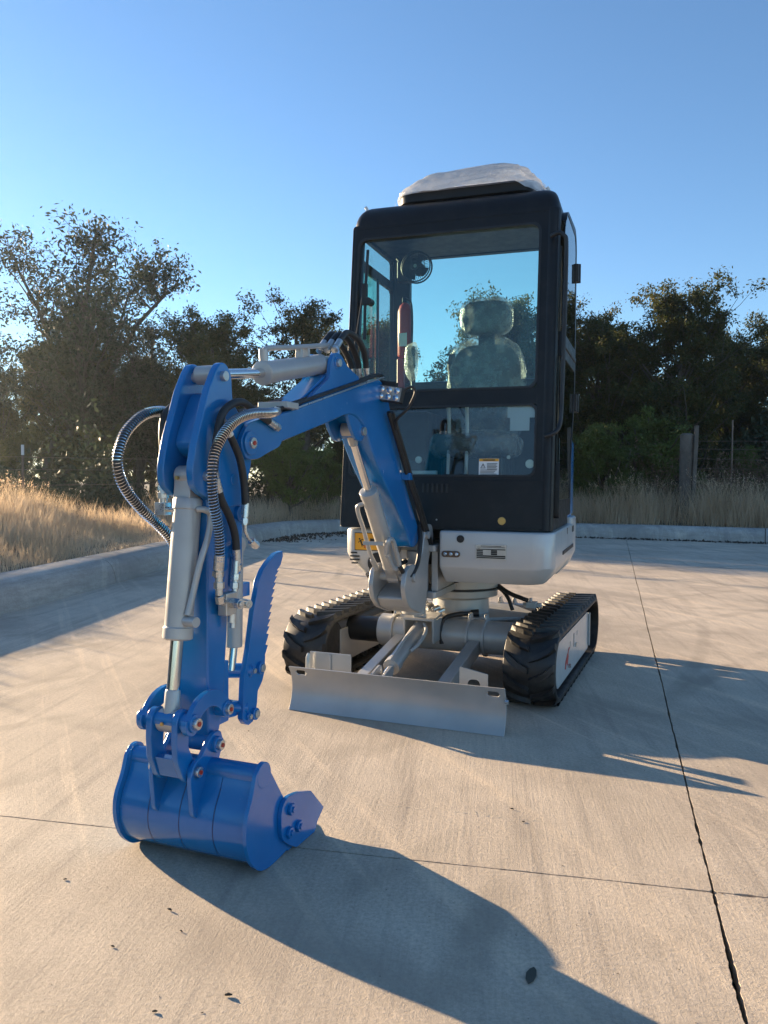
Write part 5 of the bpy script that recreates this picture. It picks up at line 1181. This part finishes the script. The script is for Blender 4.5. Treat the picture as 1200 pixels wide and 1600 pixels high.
# fan
fan = empty('clip_fan', FC, EX); fx, fy, fz = -.222, -.10, 2.092
m = MB(); ringp = lambda r_, y_: [(fx+r_*math.cos(2*PI*i/40), y_, fz+r_*math.sin(2*PI*i/40)) for i in range(40)]
m.tube(ringp(.078, fy), .0045, 6, closed=True); m.tube(ringp(.076, fy-.03), .0035, 6, closed=True); m.tube(ringp(.050, fy-.036), .0015, 5, closed=True)
for i in range(44):
    a_ = 2*PI*i/44; m.tube([(fx+.02*math.cos(a_), fy-.036, fz+.02*math.sin(a_)), (fx+.070*math.cos(a_), fy-.036, fz+.070*math.sin(a_)), (fx+.077*math.cos(a_), fy-.015, fz+.077*math.sin(a_))], .0017, 4)
part(m, 'fan_guard', 'dark', FC, fan); part(MB().cyl((fx,fy-.04,fz), (fx,fy-.01,fz), .022, 24), 'hub', 'dark', FC, fan, bevel=.003); part(MB().cyl((fx,fy-.042,fz), (fx,fy-.0395,fz), .009, 16), 'hub_badge', 'steel', FC, fan)
part(MB().cyl((fx,fy,fz), (fx,fy+.06,fz), .032, 20), 'motor', 'dark', FC, fan, bevel=.006)
for i in range(4):
    a0_ = i*PI/2+.6; v = []
    for k_ in range(7):
        a_ = a0_+k_*.14
        for r_ in (.018, .066): v.append((fx+r_*math.cos(a_), fy-.022+.014*(k_/6-.5)*(r_/.066), fz+r_*math.sin(a_)))
    part(MB().add(v, [(2*k_, 2*k_+1, 2*k_+3, 2*k_+2) for k_ in range(6)]), 'fan_blade', 'debris', FC, fan)
part(MB().tube(smooth_path([(fx-.01,fy+.05,fz-.01),(fx-.07,fy+.08,fz+.01),(fx-.11,fy+.09,fz+.05),(fx-.14,fy+.10,2.18)], 4), .011, 10), 'fan_arm', 'dark', FC, fan)
part(MB().box((fx-.13,fy+.06,fz-.05),(fx-.06,fy+.12,fz+.06)), 'clamp', 'dark', FC, fan, bevel=.008)
# fire extinguisher strapped to the rear left pillar
fe = empty('fire_extinguisher', FC @ Matrix.Translation((-.325,.03,1.66))); meta(fe, 'red fire extinguisher below the fan behind the left side of the windscreen', 'fire extinguisher')
Wf = WM[fe.name]
MB().tube([(0,0,0),(0,0,.006),(0,0,.24),(0,0,.27),(0,0,.285)], [.036,.040,.040,.030,.014], 24).build('cylinder_body', 'red', Wf, fe)
MB().box((-.012,-.02,.285),(.012,.03,.312)).build('valve', 'dark', Wf, fe, bevel=.003)
MB().tube(smooth_path([(.01,-.02,.30),(.04,-.03,.28),(.048,-.03,.18),(.045,-.025,.06)], 4), .006, 8).build('hose', 'hose', Wf, fe)
MB().box((-.022,-.0415,.05),(.022,-.0395,.12)).build('instruction_label', 'paper', Wf, fe)
# cloth-red strap hanging under it
part(MB().box((-.37,.02,1.45),(-.33,.06,1.655)), 'seat_belt_reel', 'red', FC, bevel=.01)
